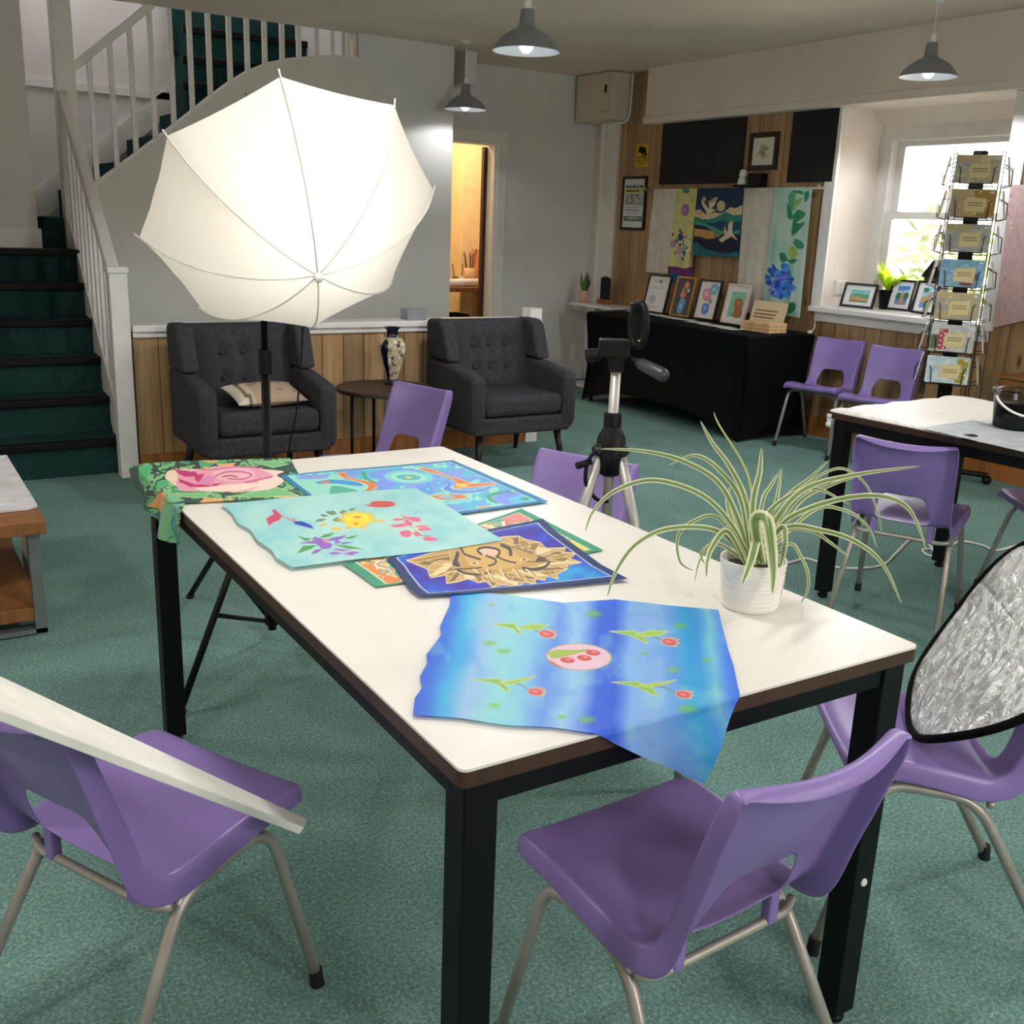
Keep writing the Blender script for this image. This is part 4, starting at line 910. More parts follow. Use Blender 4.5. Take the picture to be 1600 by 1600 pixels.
# --- rose scarf
def paint_rose(p, UV):
    X, Y = UV[:, 0], UV[:, 1]; q = fbm(X/20, Y/12, 61); st = [hx(c) for c in ('#2f5a4c', '#4fae74', '#6fc08a', '#3f9a68', '#86c48a', '#3a4f4a', '#58b37c', '#efb272', '#5fb88a')]
    p.c = np.array(st)[np.clip((q*8).astype(int)+1, 0, 60) % 9]; p.org(200, 705, 5.3333)
    p.poly([(0, 150), (95, 120), (130, 280), (215, 520), (60, 290)], '#34564e'); p.poly([(95, 130), (150, 110), (200, 120), (180, 200), (110, 280), (92, 220)], '#54b87c', '#a6dba0', 4)
    p.poly([(200, 320), (240, 240), (370, 250), (300, 300), (220, 330)], '#54b87c', '#a6dba0', 3); p.stroke([(215, 320), (240, 250), (310, 225)], 14, '#2e4742'); p.poly([(195, 455), (240, 360), (300, 340), (320, 390), (295, 520), (240, 480)], '#eda866', '#c98a4a', 3)
    p.poly([(310, 380), (440, 370), (400, 640), (340, 760), (290, 600)], '#7ec08e', None); p.poly([(215, 520), (290, 500), (340, 760), (300, 640)], '#3d6f92', None); p.poly([(440, 430), (380, 520), (440, 790), (460, 800), (395, 780), (360, 600), (390, 470)], '#4a9c88', None); p.stroke([(450, 425), (400, 470), (380, 620)], 14, '#6ea8dc')
    for pts in ([(600, 430), (640, 390), (830, 400), (760, 420)], [(1190, 380), (1350, 350), (1430, 380), (1300, 390)], [(740, 110), (900, 100), (860, 130), (760, 125)]): p.poly(pts, '#efb070', '#d9d090', 3)
    for pts in ([(760, 350), (990, 350), (900, 372), (780, 372)], [(430, 340), (590, 345), (520, 362)], [(1080, 120), (1340, 90), (1440, 190), (1240, 160)], [(300, 440), (500, 410), (620, 400), (590, 436)], [(480, 440), (1020, 400), (1500, 385), (1020, 410)]): p.poly(pts, '#35584e')
    for pts in ([(1030, 90), (1240, 80), (1340, 110), (1210, 140), (1100, 110)], [(830, 380), (1010, 350), (1210, 290), (1420, 370), (1080, 385)], [(400, 350), (700, 350), (640, 390), (440, 380)]): p.poly(pts, '#7cc486', '#d4e2a8', 4)
    p.poly([(310, 220), (330, 170), (420, 150), (640, 150), (720, 130), (920, 125), (1120, 150), (1300, 170), (1240, 200), (1300, 250), (1180, 320), (1000, 335), (760, 340), (560, 330), (420, 300), (350, 260)], '#f6ddd0', None, sm=True)
    p.poly([(370, 150), (520, 160), (700, 145), (760, 128), (1000, 130), (1140, 165), (1210, 215), (1090, 245), (1080, 300), (960, 340), (760, 340), (580, 335), (440, 330), (400, 260), (420, 190)], '#f0a6bc', None, sm=True)
    p.poly([(700, 180), (820, 140), (1000, 150), (1060, 195), (1020, 240), (860, 250), (740, 230)], '#f4c0ce', None, sm=True); p.stroke([(720, 215), (820, 175), (960, 175), (1030, 200), (960, 235), (830, 230)], 13, '#cf5f8a', sm=True); p.stroke([(790, 215), (850, 205), (910, 215)], 12, '#a8503c', sm=True)
    for pts in ([(370, 150), (500, 165), (560, 200), (480, 215), (420, 190)], [(480, 180), (560, 170), (590, 210), (510, 215)], [(555, 195), (640, 190), (590, 265), (555, 240)], [(420, 230), (560, 280), (760, 270), (820, 245), (720, 300), (520, 300), (430, 260)]): p.poly(pts, '#cc3a78', None, sm=False)
    p.poly([(590, 250), (650, 210), (730, 215), (700, 290), (620, 280)], '#e690bc'); p.poly([(550, 310), (700, 295), (900, 275), (1080, 270), (1060, 300), (900, 335), (640, 335)], '#f8dfd0', None, sm=True); p.stroke([(620, 155), (760, 150), (900, 130), (1100, 140)], 8, '#d0487e'); p.stroke([(980, 260), (1090, 240), (1200, 215)], 12, '#d2548a')
    p.poly([(310, 230), (330, 170), (400, 165), (410, 250), (360, 255)], '#f7e0c6', '#e8c8a0', 3, sm=True)
rt_ = [hangX((200, 733)), hangX((207, 729))]+T_((225, 726), (300, 722), (380, 720), (453, 718)); rr_ = T_((453, 718), (465, 740), (476, 760), (487, 778)); rb_ = [hangX((284, 855)), hangX((282, 820)), hangX((281, 800))]+T_((290, 789), (380, 785), (487, 778)); rl_ = [hangX((200, 733)), hangX((211, 757)), hangX((225, 785)), hangX((237, 802)), hangX((255, 835)), hangX((269, 850)), hangX((284, 855))]
scarf('silk_scarf', 'silk scarf painted with a big pink rose, draped over the far left table corner', (rt_, rr_, rb_, rl_), .0035, paint_rose, '#4fae74', 320)

# ================================================================== SPIDER PLANT
PC = np.array([*on((1170, 946), 2, TZ)[:2], TZ]); PD = float((PC-O)@_f)
t = thing('spider_plant', 'spider plant with arching striped leaves in a white ribbed pot on the table', 'plant', tuple(PC))
zt_ = TZ
while proj((PC[0], PC[1], zt_))[1] > 872: zt_ += .002
HP = zt_-TZ; RT = 53.5*PD/F*.97
prof = [(.0001, 0), (RT*.80, 0), (RT*.84, .004)]+[(RT*(.85+.13*k/40)+.0007*math.sin(k*1.57), .006+(HP-.008)*k/40) for k in range(41)]+[(RT*.965, HP), (RT*.93, HP-.004), (RT*.90, HP-.03)]
obj('pot', MB().lathe(prof, n=56), M('pot_white', '#e6e2dc', .3, var=.03), t, smooth=True)
obj('soil', MB().lathe([(.0001, HP-.012), (RT*.6, HP-.014), (RT*.93, HP-.020)], n=30), M('soil', '#2a2018', .95, var=.3, scale=60), t, smooth=True)
LV = [([(745,630),(735,520),(640,330),(480,230),(300,185),(105,175)],17,.03),([(735,635),(700,520),(560,380),(350,315),(180,360),(80,450),(40,545)],16,-.03),([(740,645),(640,545),(420,530),(270,600),(180,720),(140,835)],16,-.06),([(770,620),(760,420),(690,260),(610,150),(555,50)],17,.05),([(775,620),(740,420),(660,290),(540,205),(410,250)],16,.08),([(780,600),(790,400),(750,250),(640,70),(615,10)],7,.07),([(785,625),(790,420),(820,280),(828,170)],20,.0),([(790,600),(830,420),(870,340),(905,280)],13,.06),([(800,600),(880,450),(905,350),(915,260)],12,.09),([(790,620),(870,470),(960,370),(1050,300),(1130,225)],13,.05),([(790,640),(900,480),(1030,350),(1250,290),(1540,252)],19,.0),([(790,640),(910,520),(1030,445),(1200,395),(1350,385),(1460,420),(1520,500),(1565,630)],17,-.05),([(800,650),(930,530),(1100,540),(1250,590),(1370,690),(1455,870)],16,-.07),([(810,650),(930,545),(1050,540),(1130,590),(1215,655)],13,-.02),([(800,620),(840,490),(960,380),(1080,355),(1220,425)],15,.04),([(800,620),(800,500),(850,492),(870,600),(880,720),(876,822)],40,-.10),([(790,650),(803,590),(780,680),(742,780)],28,-.09),([(745,630),(680,545),(610,610),(585,680),(583,750)],17,-.06),([(750,570),(690,530),(600,600),(550,680),(530,770)],8,-.05),([(730,570),(640,487),(520,500),(455,570),(465,680),(525,720)],11,.03),([(880,570),(912,530),(932,570),(925,650),(908,710)],20,-.07),([(900,590),(950,600),(1000,650),(1035,730),(1030,820),(980,890)],10,.02),([(890,590),(920,700),(908,855)],10,-.01),([(820,560),(990,420),(1130,340),(1250,300)],14,.06),([(850,560),(1050,455),(1200,450),(1300,520),(1345,620)],11,.05),([(750,600),(680,440),(690,340)],14,.09),([(800,600),(950,420),(1050,320),(1180,262),(1290,330),(1350,470),(1365,560)],9,.10),([(770,640),(640,600),(560,640),(575,690)],12,.03)]
lm = MB(); lc = []
BASE = PC+np.array([0, 0, HP-.02])
for pts, w_, dd in LV:
    pxs = [(900+x/2.857, 640+y/2.857) for x, y in pts]; n_ = len(pxs); P3 = []
    for i, q in enumerate(pxs):
        s_ = i/(n_-1); P3.append(at(q, PD+dd*1.6*s_))
    P3[0] = BASE+np.array([RNG.normal()*.008, RNG.normal()*.008, 0])
    C_ = spline(P3, 7); k = len(C_); wm = w_/2.857*PD/F*.5*1.45; V_ = []
    for i, c in enumerate(C_):
        tt_ = C_[min(i+1, k-1)]-C_[max(i-1, 0)]; vd = c-O; sd = np.cross(tt_, vd); sd /= np.linalg.norm(sd)+1e-9; up = np.cross(sd, tt_); up /= np.linalg.norm(up)+1e-9
        s_ = i/(k-1); ww = wm*(min(1, .55+s_*2.2))*(1-s_**3.2)**.75+.0002
        for u, g in ((-1, .25), (-.78, .12), (-.3, -.05), (0, -.14), (.3, -.05), (.78, .12), (1, .25)):
            V_.append(c+sd*ww*u+up*ww*g); lc.append(['#eeeccb', '#e3e3b8', '#5d8040', '#88a55e', '#587c3c', '#e3e3b8', '#efedd0'][[-1, -.78, -.3, 0, .3, .78, 1].index(u)] if w_ > 7 else '#b7bd72')
    lm.add([v-PC for v in V_], [(i*7+j, i*7+j+1, (i+1)*7+j+1, (i+1)*7+j) for i in range(k-1) for j in range(6)])
lo = obj('leaves', lm, vmat('variegated_leaf', .4, .25), t, smooth=True); set_col(lo, np.array([hx(c) for c in lc]))

# ================================================================== RIGHT WALL: BOARDS, PICTURES, RAIL, CLOTHS
def wbox(px0, px1, x, th):
    """box lying on the wall plane x between two photo corners"""
    a, b = on(px0, 0, x), on(px1, 0, x); return (x-th, min(a[1], b[1]), min(a[2], b[2])), (x, max(a[1], b[1]), max(a[2], b[2]))
single('chalkboard', MB().box((XR-.014, 5.985, 1.735), (XR-.001, 6.935, 2.204)), m_board, 'larger black chalkboard panel above the hanging scarves', 'board', bevel=.002)
single('chalkboard', MB().box((XR-.014, 5.105, 1.735), (XR-.001, 5.52, 2.204)), m_board, 'smaller black chalkboard panel beside the window', 'board', bevel=.002)
def picture(name, label, cat, C, ux, uz, W, H, fw_, fm, paint, depth=.018, mat_=None, group=None, base='#f2f0ea', res=110):
    """framed picture: C centre, ux to the viewer's right, uz up, both unit"""
    ux, uz = np.array(ux, float), np.array(uz, float); nn = np.cross(ux, uz)
    t = thing(name, label, cat, tuple(C-uz*H/2), 0, group); W2, H2 = W/2, H/2
    Mx = Matrix(((ux[0], uz[0], nn[0], uz[0]*H2), (ux[1], uz[1], nn[1], uz[1]*H2), (ux[2], uz[2], nn[2], uz[2]*H2), (0, 0, 0, 1)))
    m = MB()
    m.box((-W2, -H2, 0), (W2, -H2+fw_, depth), M=Mx).box((-W2, H2-fw_, 0), (W2, H2, depth), M=Mx).box((-W2, -H2+fw_, 0), (-W2+fw_, H2-fw_, depth), M=Mx).box((W2-fw_, -H2+fw_, 0), (W2, H2-fw_, depth), M=Mx).box((-W2+.001, -H2+.001, -.002), (W2-.001, H2-.001, .002), M=Mx)
    obj('frame', m, fm, t, bevel=.0015)
    nx = res; ny = max(4, int(res*H/W)); x = np.linspace(-W2+fw_, W2-fw_, nx); y = np.linspace(H2-fw_, -H2+fw_, ny)
    X, Y = np.meshgrid(x, y); P = X[..., None]*ux+Y[..., None]*uz+nn*(depth*.45)+uz*H2
    g = gridmesh('print', P, m_print, None, smooth=False); g.parent = t
    UV = np.stack([(X.ravel()+W2-fw_)/(W-2*fw_)*100, (H2-fw_-Y.ravel())/(H-2*fw_)*100], 1)
    p = Paint(UV, base); paint(p); set_col(g, p.c); return t
m_print = vmat('print_paper', .5)
m_frameblk = M('frame_black', '#101012', .4); m_framegold = M('frame_gold', '#b98f4a', .35, .6); m_framepale = M('frame_pale', '#d9c7a4', .35, .4)
def lines(p, x0, x1, y0, dy, n_, col, w=1.6, rag=True):
    for k in range(n_):
        x = x0
        while x < x1-(6 if rag and k == n_-1 else 0)*3:
            l = RNG.uniform(4, 11); p.stroke([(x, y0+dy*k), (min(x1, x+l), y0+dy*k)], w, col); x += l+2
WX, WZ = (0, -1, 0), (0, 0, 1)
def wall_pic(name, label, cat, px, x, **k):
    q = [on(a, 0, x) for a in px]; ys = [(q[0][1]+q[3][1])/2, (q[1][1]+q[2][1])/2]; zs = [(q[0][2]+q[1][2])/2, (q[2][2]+q[3][2])/2]
    return picture(name, label, cat, np.array([x, sum(ys)/2, sum(zs)/2]), WX, WZ, abs(ys[0]-ys[1]), abs(zs[0]-zs[1]), **k)
def p_drawing(p):
    p.poly([(0, 0), (100, 0), (100, 100), (0, 100)], '#e9e4d2'); q = fbm(p.X/7, p.Y/7, 71)
    for cx, cy, rx, ry in ((50, 32, 20, 12), (42, 55, 20, 17), (58, 66, 16, 12), (60, 45, 10, 14)): p.ell(cx, cy, rx, ry, '#b7ab86', .2, .6, .7)
    for k in range(16):
        a = RNG.uniform(0, 6); p.stroke([(48+RNG.normal()*12, 50+RNG.normal()*15), (48+RNG.normal()*14, 52+RNG.normal()*16)], 1.6, '#6d6350')
wall_pic('framed_picture', 'small dark framed ink drawing between the two chalkboards', 'picture', [(1173, 209), (1219, 205), (1215, 264), (1171, 268)], XR-.002, fw_=.035, fm=M('frame_brown', '#1d1210', .4), paint=p_drawing)
def p_poster(p):
    p.poly([(0, 0), (100, 0), (100, 100), (0, 100)], '#d9dad9')
    for k in range(5): p.poly([(8+17*k, 13), (23+17*k, 13), (23+17*k, 19), (8+17*k, 19)], ['#6a706a', '#8a7a6a', '#4f6a74', '#7d8480', '#5a5e5a'][k])
    p.poly([(6, 20.5), (95, 20.5), (95, 29), (6, 29)], '#d8cf4a'); lines(p, 10, 84, 24.5, 4, 1, '#3e4a2a', 3.4)
    p.poly([(6, 31), (95, 31), (95, 53), (6, 53)], '#8f918f'); q = fbm(p.X/9, p.Y/4, 81); m = (p.X > 6) & (p.X < 95) & (p.Y > 31) & (p.Y < 53); p.put(m*np.clip((q-.45)*4, 0, .8), '#c9cbc8'); p.put(m*np.clip((.42-q)*4, 0, .7), '#5f625f')
    lines(p, 8, 92, 57, 2.4, 2, '#8a8c8c', 1.2); lines(p, 8, 92, 64, 2, 1, '#4f5252', 2.2); lines(p, 10, 88, 68, 2.2, 3, '#a4a6a6', 1)
    p.poly([(5, 77), (94, 77), (94, 87), (5, 87)], '#6c6d6c'); lines(p, 22, 90, 80.5, 3.4, 1, '#d6d6d4', 2.4); lines(p, 40, 60, 84.5, 3.4, 1, '#d6d6d4', 1.6)
wall_pic('framed_poster', 'tall black framed notice with a yellow heading below the camera sign', 'poster', [(976, 276), (1013, 275), (1007, 361), (970, 358)], XR-.002, fw_=.022, fm=m_frameblk, paint=p_poster, res=120)
# cctv sign
t = thing('warning_sign', 'small yellow CCTV sign with a camera symbol on the pine wall', 'sign', (XR-.003, 7.19, 1.88))
obj('sign_plate', MB().box((-.003, -.085, 0), (0, .085, .18)), M('sign_yellow', '#d2a92a', .5), t)
mb = MB(); mb.prism([(.03, .165), (-.045, .15), (-.05, .115), (-.01, .10), (.055, .125)], 0, -.0055, -.003)
obj('camera_symbol', mb, m_black, t); obj('camera_mount', MB().box((-.0055, -.06, .085), (-.003, -.035, .11)).box((-.0055, -.045, .083), (-.003, .0, .092)), m_black, t)
def text(body, size, Mx, mat, parent, ext=.0008, name='lettering'):
    c = bpy.data.curves.new(name, 'FONT'); c.body = body; c.size = size; c.extrude = ext; c.align_x = 'CENTER'; c.align_y = 'CENTER'
    tmp = bpy.data.objects.new('tmp', c); COL.objects.link(tmp); dg = bpy.context.evaluated_depsgraph_get(); me = bpy.data.meshes.new_from_object(tmp.evaluated_get(dg)); bpy.data.objects.remove(tmp)
    o = bpy.data.objects.new(name, me); COL.objects.link(o); me.materials.append(mat); me.transform(Mx); o.parent = parent; return o
def MW(x, y, z): return Matrix(((0, 0, -1, x), (-1, 0, 0, y), (0, 1, 0, z), (0, 0, 0, 1)))
text('CCTV', .055, MW(-.004, .0, .058), M('sign_ink', '#3a2a08', .6), t)
obj('small_print', MB().box((-.0042, -.06, .024), (-.003, .06, .032)), M('sign_ink2', '#7a5d14', .6), t)
# meter cabinet and pipe
t = thing('meter_cabinet', 'cream metal wall cabinet in the top corner by the ceiling', 'cabinet', (5.60, 7.62, 2.25))
m_cream = M('cabinet_cream', '#cfc5b2', .5, var=.02)
obj('body', MB().box((-.13, -.24, .0), (.10, .245, .375)), m_cream, t, bevel=.006)
obj('door', MB().box((-.142, -.225, .03), (-.13, .235, .372)), m_cream, t, bevel=.004)
obj('handle', MB().box((-.148, -.20, .21), (-.141, -.175, .27)), m_black, t)
obj('badge', MB().box((-.1435, -.19, .06), (-.141, -.12, .07)), M('badge', '#8f8778', .5), t)
single('conduit', MB().tube(fillet([(5.66, 7.34, 2.62), (5.66, 7.345, 2.30), (5.64, 7.37, 2.238), (5.6, 7.60, 2.238)], .03), .009, 10), m_whitem, 'thin white conduit bending round the side of the cream wall cabinet', 'conduit', smooth=True)
single('conduit', MB().box((5.675, 7.735, .15), (5.695, 7.76, 2.25)), m_whitem, 'straight white conduit running down from the cream wall cabinet', 'conduit')
# security camera and black shelf
single('wall_shelf', MB().box((XR-.09, 5.72, 1.705), (XR-.001, 5.98, 1.72)).box((XR-.06, 5.72, 1.72), (XR-.001, 5.86, 1.80)), m_black, 'small black shelf box below the ink drawing', 'shelf', bevel=.002)
t = thing('security_camera', 'little white round security camera standing on the small black shelf', 'camera', (XR-.05, 5.925, 1.72))
obj('base', MB().lathe([(.0001, 0), (.035, 0), (.033, .03), (.026, .05), (.0001, .052)], n=24), m_whitem, t, smooth=True); obj('head', MB().ball((0, 0, .078), .034, 20), m_whitem, t, smooth=True)
obj('lens', MB().tube([(-.02, .014, .082), (-.0345, .018, .083)], [.020, .016], 16), m_black, t)
# rail with cloths
RX = XR-.05; RZ = 1.69
t = thing('hanging_rail', 'thin chrome rail on the pine wall carrying the hanging scarves', 'rail', (RX, 6.08, RZ))
obj('rod', MB().tube([(0, 1.0, 0), (0, -.95, 0)], .007, 12), m_chrome, t, smooth=True)
for y in (.98, .0, -.9): obj('bracket', MB().tube([(0, y, 0), (.05, y, .012)], .006, 8).ball((0, y, .014), .010, 10), m_chrome, t)
def wall_cloth(name, label, cat, px, x, paint, base, nu=90, nv=150, ripple=.006, mat=None, group=None, wave=26):
    """px: TL TR BR BL photo corners on the hanging plane; wraps over the rail"""
    q = [on(a, 0, x)[1:] for a in px]
    tl, tr, br, bl = [np.array(a) for a in q]; tl[1] = tr[1] = RZ+.008 if px[0][1] < 300 and x < XR-.02 else (tl[1]+tr[1])/2
    Fl = coons([tl, tr], [tr, br], [bl, br], [tl, bl], nu, nv)
    P = np.zeros(Fl.shape[:2]+(3,)); P[..., 1:] = Fl; P[..., 0] = x
    UV = proj(P.reshape(-1, 3)); v = np.linspace(0, 1, nv)[:, None]
    P[..., 0] += ripple*np.sin(Fl[..., 0]*wave)*v*1.0+ripple*.4*np.sin(Fl[..., 0]*wave*2.7+2)*v
    o = gridmesh(name, P, mat or m_silk2, None, solid=.0015); p = Paint(UV, base); paint(p, UV); set_col(o, p.c); return tag(o, label, cat, group)
m_silk2 = vmat('hanging_silk', .7, .15)
def p_lace(p, UV):
    q = fbm(UV[:, 0]/7, UV[:, 1]/9, 91); p.c = p.c+((q-.5)*.10)[:, None]*np.array([1, 1.05, 1.1])
    q2 = fbm(UV[:, 0]/3, UV[:, 1]/3, 92); p.put(np.clip((q2-.6)*2, 0, .35), '#c4b6a6')
def p_birds(p, UV):
    p.org(1010, 280, 9.4125)
    p.poly([(700, 120), (1480, 120), (1480, 460), (700, 460)], '#0f3a5e'); p.ell(1098, 395, 62, 82, '#e0cf9a', .1, .05)
    p.poly([(690, 470), (780, 440), (880, 520), (1000, 490), (1120, 500), (1240, 410), (1310, 430), (1420, 375), (1420, 560), (690, 600)], '#e6cba4', None); p.ell(780, 500, 50, 40, '#d9a763', 0, .5)
    p.poly([(690, 545), (760, 560), (850, 600), (1000, 570), (1180, 480), (1280, 530), (1420, 520), (1420, 700), (690, 720)], '#2f8a7c', None); p.poly([(860, 640), (1000, 640), (1130, 600), (1200, 640), (1420, 620), (1420, 760), (1000, 740)], '#0e4a68', None)
    p.poly([(690, 610), (780, 630), (900, 660), (1080, 750), (1250, 780), (1420, 730), (1420, 800), (1080, 800), (850, 720), (690, 660)], '#46a08e'); p.poly([(690, 660), (860, 690), (1000, 770), (860, 740), (690, 720)], '#0e2b44')
    p.poly([(690, 720), (830, 740), (960, 760), (1060, 800), (1000, 870), (900, 880), (690, 830)], '#cf9f52'); p.poly([(680, 850), (760, 840), (900, 880), (1060, 870), (1420, 830), (1420, 1120), (680, 1000)], '#131536'); p.poly([(1000, 790), (1120, 800), (1060, 850), (1000, 860)], '#8f8a4a')
    p.poly([(680, 930), (760, 940), (860, 1020), (960, 1050), (1100, 1100), (1230, 1090), (1420, 1040), (1420, 1180), (680, 1180)], '#1f6f78')
    for pts in ([(810, 310), (850, 250), (880, 300), (850, 350), (920, 430), (1040, 450), (960, 490), (900, 540), (880, 470), (820, 380)], [(910, 330), (1050, 255), (1010, 370), (960, 440), (930, 420)], [(1140, 680), (1200, 790), (1210, 650), (1280, 610), (1270, 780), (1340, 900), (1260, 840), (1100, 930), (1060, 890), (1150, 820)]): p.poly(pts, '#e9dfc4', '#c9a766', 8)
    p.stroke([(925, 340), (1000, 310)], 30, '#b58a4a'); p.stroke([(845, 290), (850, 330)], 26, '#b58a4a')
def p_yellow(p, UV):
    p.org(1010, 280, 9.4125); q = fbm(UV[:, 0]/10, UV[:, 1]/20, 95); p.put(np.clip((q-.5)*2, 0, .5), '#e2dc8c')
    p.ell(585, 170, 60, 45, '#4fa0ae', 0, .2); p.ell(575, 450, 62, 95, '#a873b8', 0, .1); p.ell(570, 450, 20, 26, '#ecd0e2', 0, .6)
    for x, y in ((460, 310), (685, 310), (430, 635), (655, 640)): p.ell(x, y, 20, 32, '#8fb8a4', 0, .3); p.ell(x, y, 9, 14, '#d8d29a', 0, .3)
    for k in range(60):
        x, y = 530+RNG.normal()*70, 1000+RNG.normal()*95; p.ell(x, y, RNG.uniform(10, 26), RNG.uniform(10, 30), ['#2b3a66', '#31456e', '#9fc0d4', '#e6e6d8', '#6f86ac'][k % 5], RNG.uniform(0, 3), .2)
    p.ell(400, 950, 35, 55, '#c48cb4', .2, .2); p.ell(480, 1060, 45, 60, '#d99fae', .4, .3); p.ell(500, 850, 45, 60, '#31406e', 0, .3)
    p.poly([(300, 1280), (430, 1285), (560, 1320), (700, 1280), (700, 1460), (300, 1420)], '#8f3f92'); p.poly([(330, 1390), (430, 1370), (520, 1410), (520, 1560), (330, 1560)], '#2f6fa4')
def p_leaf(p, UV):
    p.org(1140, 280, 6.9565); q = fbm(UV[:, 0]/14, UV[:, 1]/30, 97); p.band(q, [(.3, '#a9d2c4'), (.7, '#c2ded0')]); p.poly([(720, 110), (900, 110), (740, 1560), (640, 1560), (740, 700)], '#cfe2d8', al=.6)
    for pts, c in (([(640, 180), (690, 115), (720, 150), (700, 330), (650, 300)], '#5fae82'), ([(690, 320), (720, 230), (800, 205), (760, 270), (700, 330)], '#9cc46a'), ([(700, 120), (800, 130), (790, 165), (720, 150)], '#2f9a72'), ([(810, 150), (860, 125), (865, 190), (825, 250), (815, 200)], '#2c9a70'), ([(625, 260), (660, 300), (690, 420), (650, 435), (630, 400)], '#27906a'), ([(690, 390), (750, 330), (830, 380), (760, 450), (700, 470)], '#2c9870'), ([(690, 440), (740, 480), (820, 465), (780, 530), (720, 590), (670, 600)], '#259268'), ([(690, 690), (720, 645), (800, 690), (810, 750), (740, 755)], '#3aa078'), ([(635, 770), (680, 720), (750, 800), (700, 870), (650, 850)], '#a9c95c'), ([(540, 810), (590, 800), (630, 880), (560, 895)], '#238a60'), ([(620, 875), (740, 870), (690, 920), (640, 905)], '#2a8f66'), ([(640, 1350), (710, 1340), (720, 1420), (640, 1460)], '#1f8256')): p.poly(pts, c, None, sm=True)
    for k in range(70):
        a = RNG.uniform(0, 6.28); r = RNG.uniform(0, 1)**.6; p.ell(550+150*r*math.cos(a), 1110+180*r*math.sin(a), RNG.uniform(20, 55), RNG.uniform(16, 40), ['#3f7fe0', '#2a5fd0', '#5a9aec', '#2b86d8', '#7a8cf0', '#1f4fc0'][k % 6], a, .25)
    p.ell(590, 1070, 40, 28, '#8a7ae4', .3, .5); p.ell(520, 1140, 40, 60, '#1a43ac', .3, .6)
def p_purple(p, UV):
    p.org(1010, 280, 9.4125); p.poly([(300, 1280), (430, 1285), (560, 1320), (720, 1270), (720, 1460), (300, 1460)], '#8f3f92'); p.poly([(330, 1390), (430, 1370), (520, 1410), (560, 1600), (330, 1600)], '#2f6fa4')
wall_cloth('hanging_scarf', 'creamy patterned scarf at the left end of the wall rail', 'scarf', [(1022, 296), (1057, 296), (1044, 428), (1009, 425)], RX-.012, p_lace, '#e0d8cc')
wall_cloth('hanging_scarf', 'purple and blue edged scarf hanging lowest behind the yellow scarf', 'scarf', [(1056, 296), (1090, 296), (1080, 441), (1044, 442)], RX+.006, p_purple, '#dcd6a0')
wall_cloth('hanging_scarf', 'yellow scarf with a mauve flower and navy blossom cluster', 'scarf', [(1055, 296), (1090, 296), (1077, 420), (1042, 416)], RX-.010, p_yellow, '#dcd28a')
wall_cloth('hanging_scarf', 'navy scarf painted with white birds over green waves', 'scarf', [(1088, 296), (1163, 295), (1152, 402), (1083, 399)], RX-.008, p_birds, '#0f3a5e', 110, 130)
wall_cloth('hanging_scarf', 'wide creamy lace scarf hanging in the middle of the wall rail', 'scarf', [(1163, 296), (1212, 296), (1198, 500), (1149, 480)], RX-.010, p_lace, '#dcd4ca')
wall_cloth('hanging_scarf', 'mint scarf painted with green leaves and a big blue flower', 'scarf', [(1210, 296), (1269, 297), (1250, 497), (1190, 488)], RX-.013, p_leaf, '#b9dacd', 110, 190)
def p_pink(p, UV):
    q = fbm(UV[:, 0]/6, UV[:, 1]/8, 99); p.c = p.c*(.93+.14*q)[:, None]
    for k in range(40):
        x, y = RNG.uniform(1550, 1640), RNG.uniform(290, 520); a = RNG.uniform(0, 3); p.stroke([(x, y), (x+5*math.cos(a), y+5*math.sin(a))], 1.5, '#8a6a72' if k % 5 else '#efe4e0')
wall_cloth('hanging_scarf', 'dusty pink flecked scarf hanging right of the card rack', 'scarf', [(1579, 292), (1640, 290), (1608, 500), (1552, 512)], XR-.03, p_pink, '#c9a9a6')

# ================================================================== BLACK DRAPED DISPLAY TABLE
DX, DY0, DY1, DZT = 4.97, 5.03, 6.86, .722
t = thing('display_table', 'trestle table under a tight black stretch cover along the pine wall', 'table', ((DX+5.62)/2, (DY0+DY1)/2, 0))
cx_t, cy_t = (DX+5.62)/2, (DY0+DY1)/2; hw, hl = (5.62-DX)/2, (DY1-DY0)/2
obj('cover_top', MB().box((-hw, -hl, DZT-.03), (hw, hl, DZT)), m_blackcloth, t, bevel=.018)
def skirt(p0, p1, nrm, arch):
    n_ = 40; m_ = 14; P = np.zeros((m_, n_, 3))
    for i in range(m_):
        for j in range(n_):
            s_ = j/(n_-1); k = 4*s_*(1-s_); zb = arch*min(1, (1-abs(2*s_-1)**2.6)*1.05); v = i/(m_-1); z = (DZT-.018)*(1-v)+zb*v; b = np.array(p0)*(1-s_)+np.array(p1)*s_
            pull = -.09*math.sin(PI*v)*(1-.0)*(k**.5)*.55-.05*math.sin(PI*v)*(1-k**.4)
            P[i, j] = (b[0]+nrm[0]*pull, b[1]+nrm[1]*pull, z)
    return P
mb = MB()
mb.grid(skirt((-hw, hl), (-hw, -hl), (-1, 0), .135)); mb.grid(skirt((-hw, -hl), (hw, -hl), (0, -1), .03)); mb.grid(skirt((hw, hl), (-hw, hl), (0, 1), .06)); mb.grid(skirt((hw, -hl), (hw, hl), (1, 0), .1))
obj('cover_skirt', mb, m_blackcloth, t, smooth=True)
for sx in (-1, 1):
    for sy in (-1, 1): obj('leg', MB().tube([(sx*(hw-.05), sy*(hl-.06), 0), (sx*(hw-.05), sy*(hl-.06), DZT-.03)], .016, 10), m_blackmetal, t)
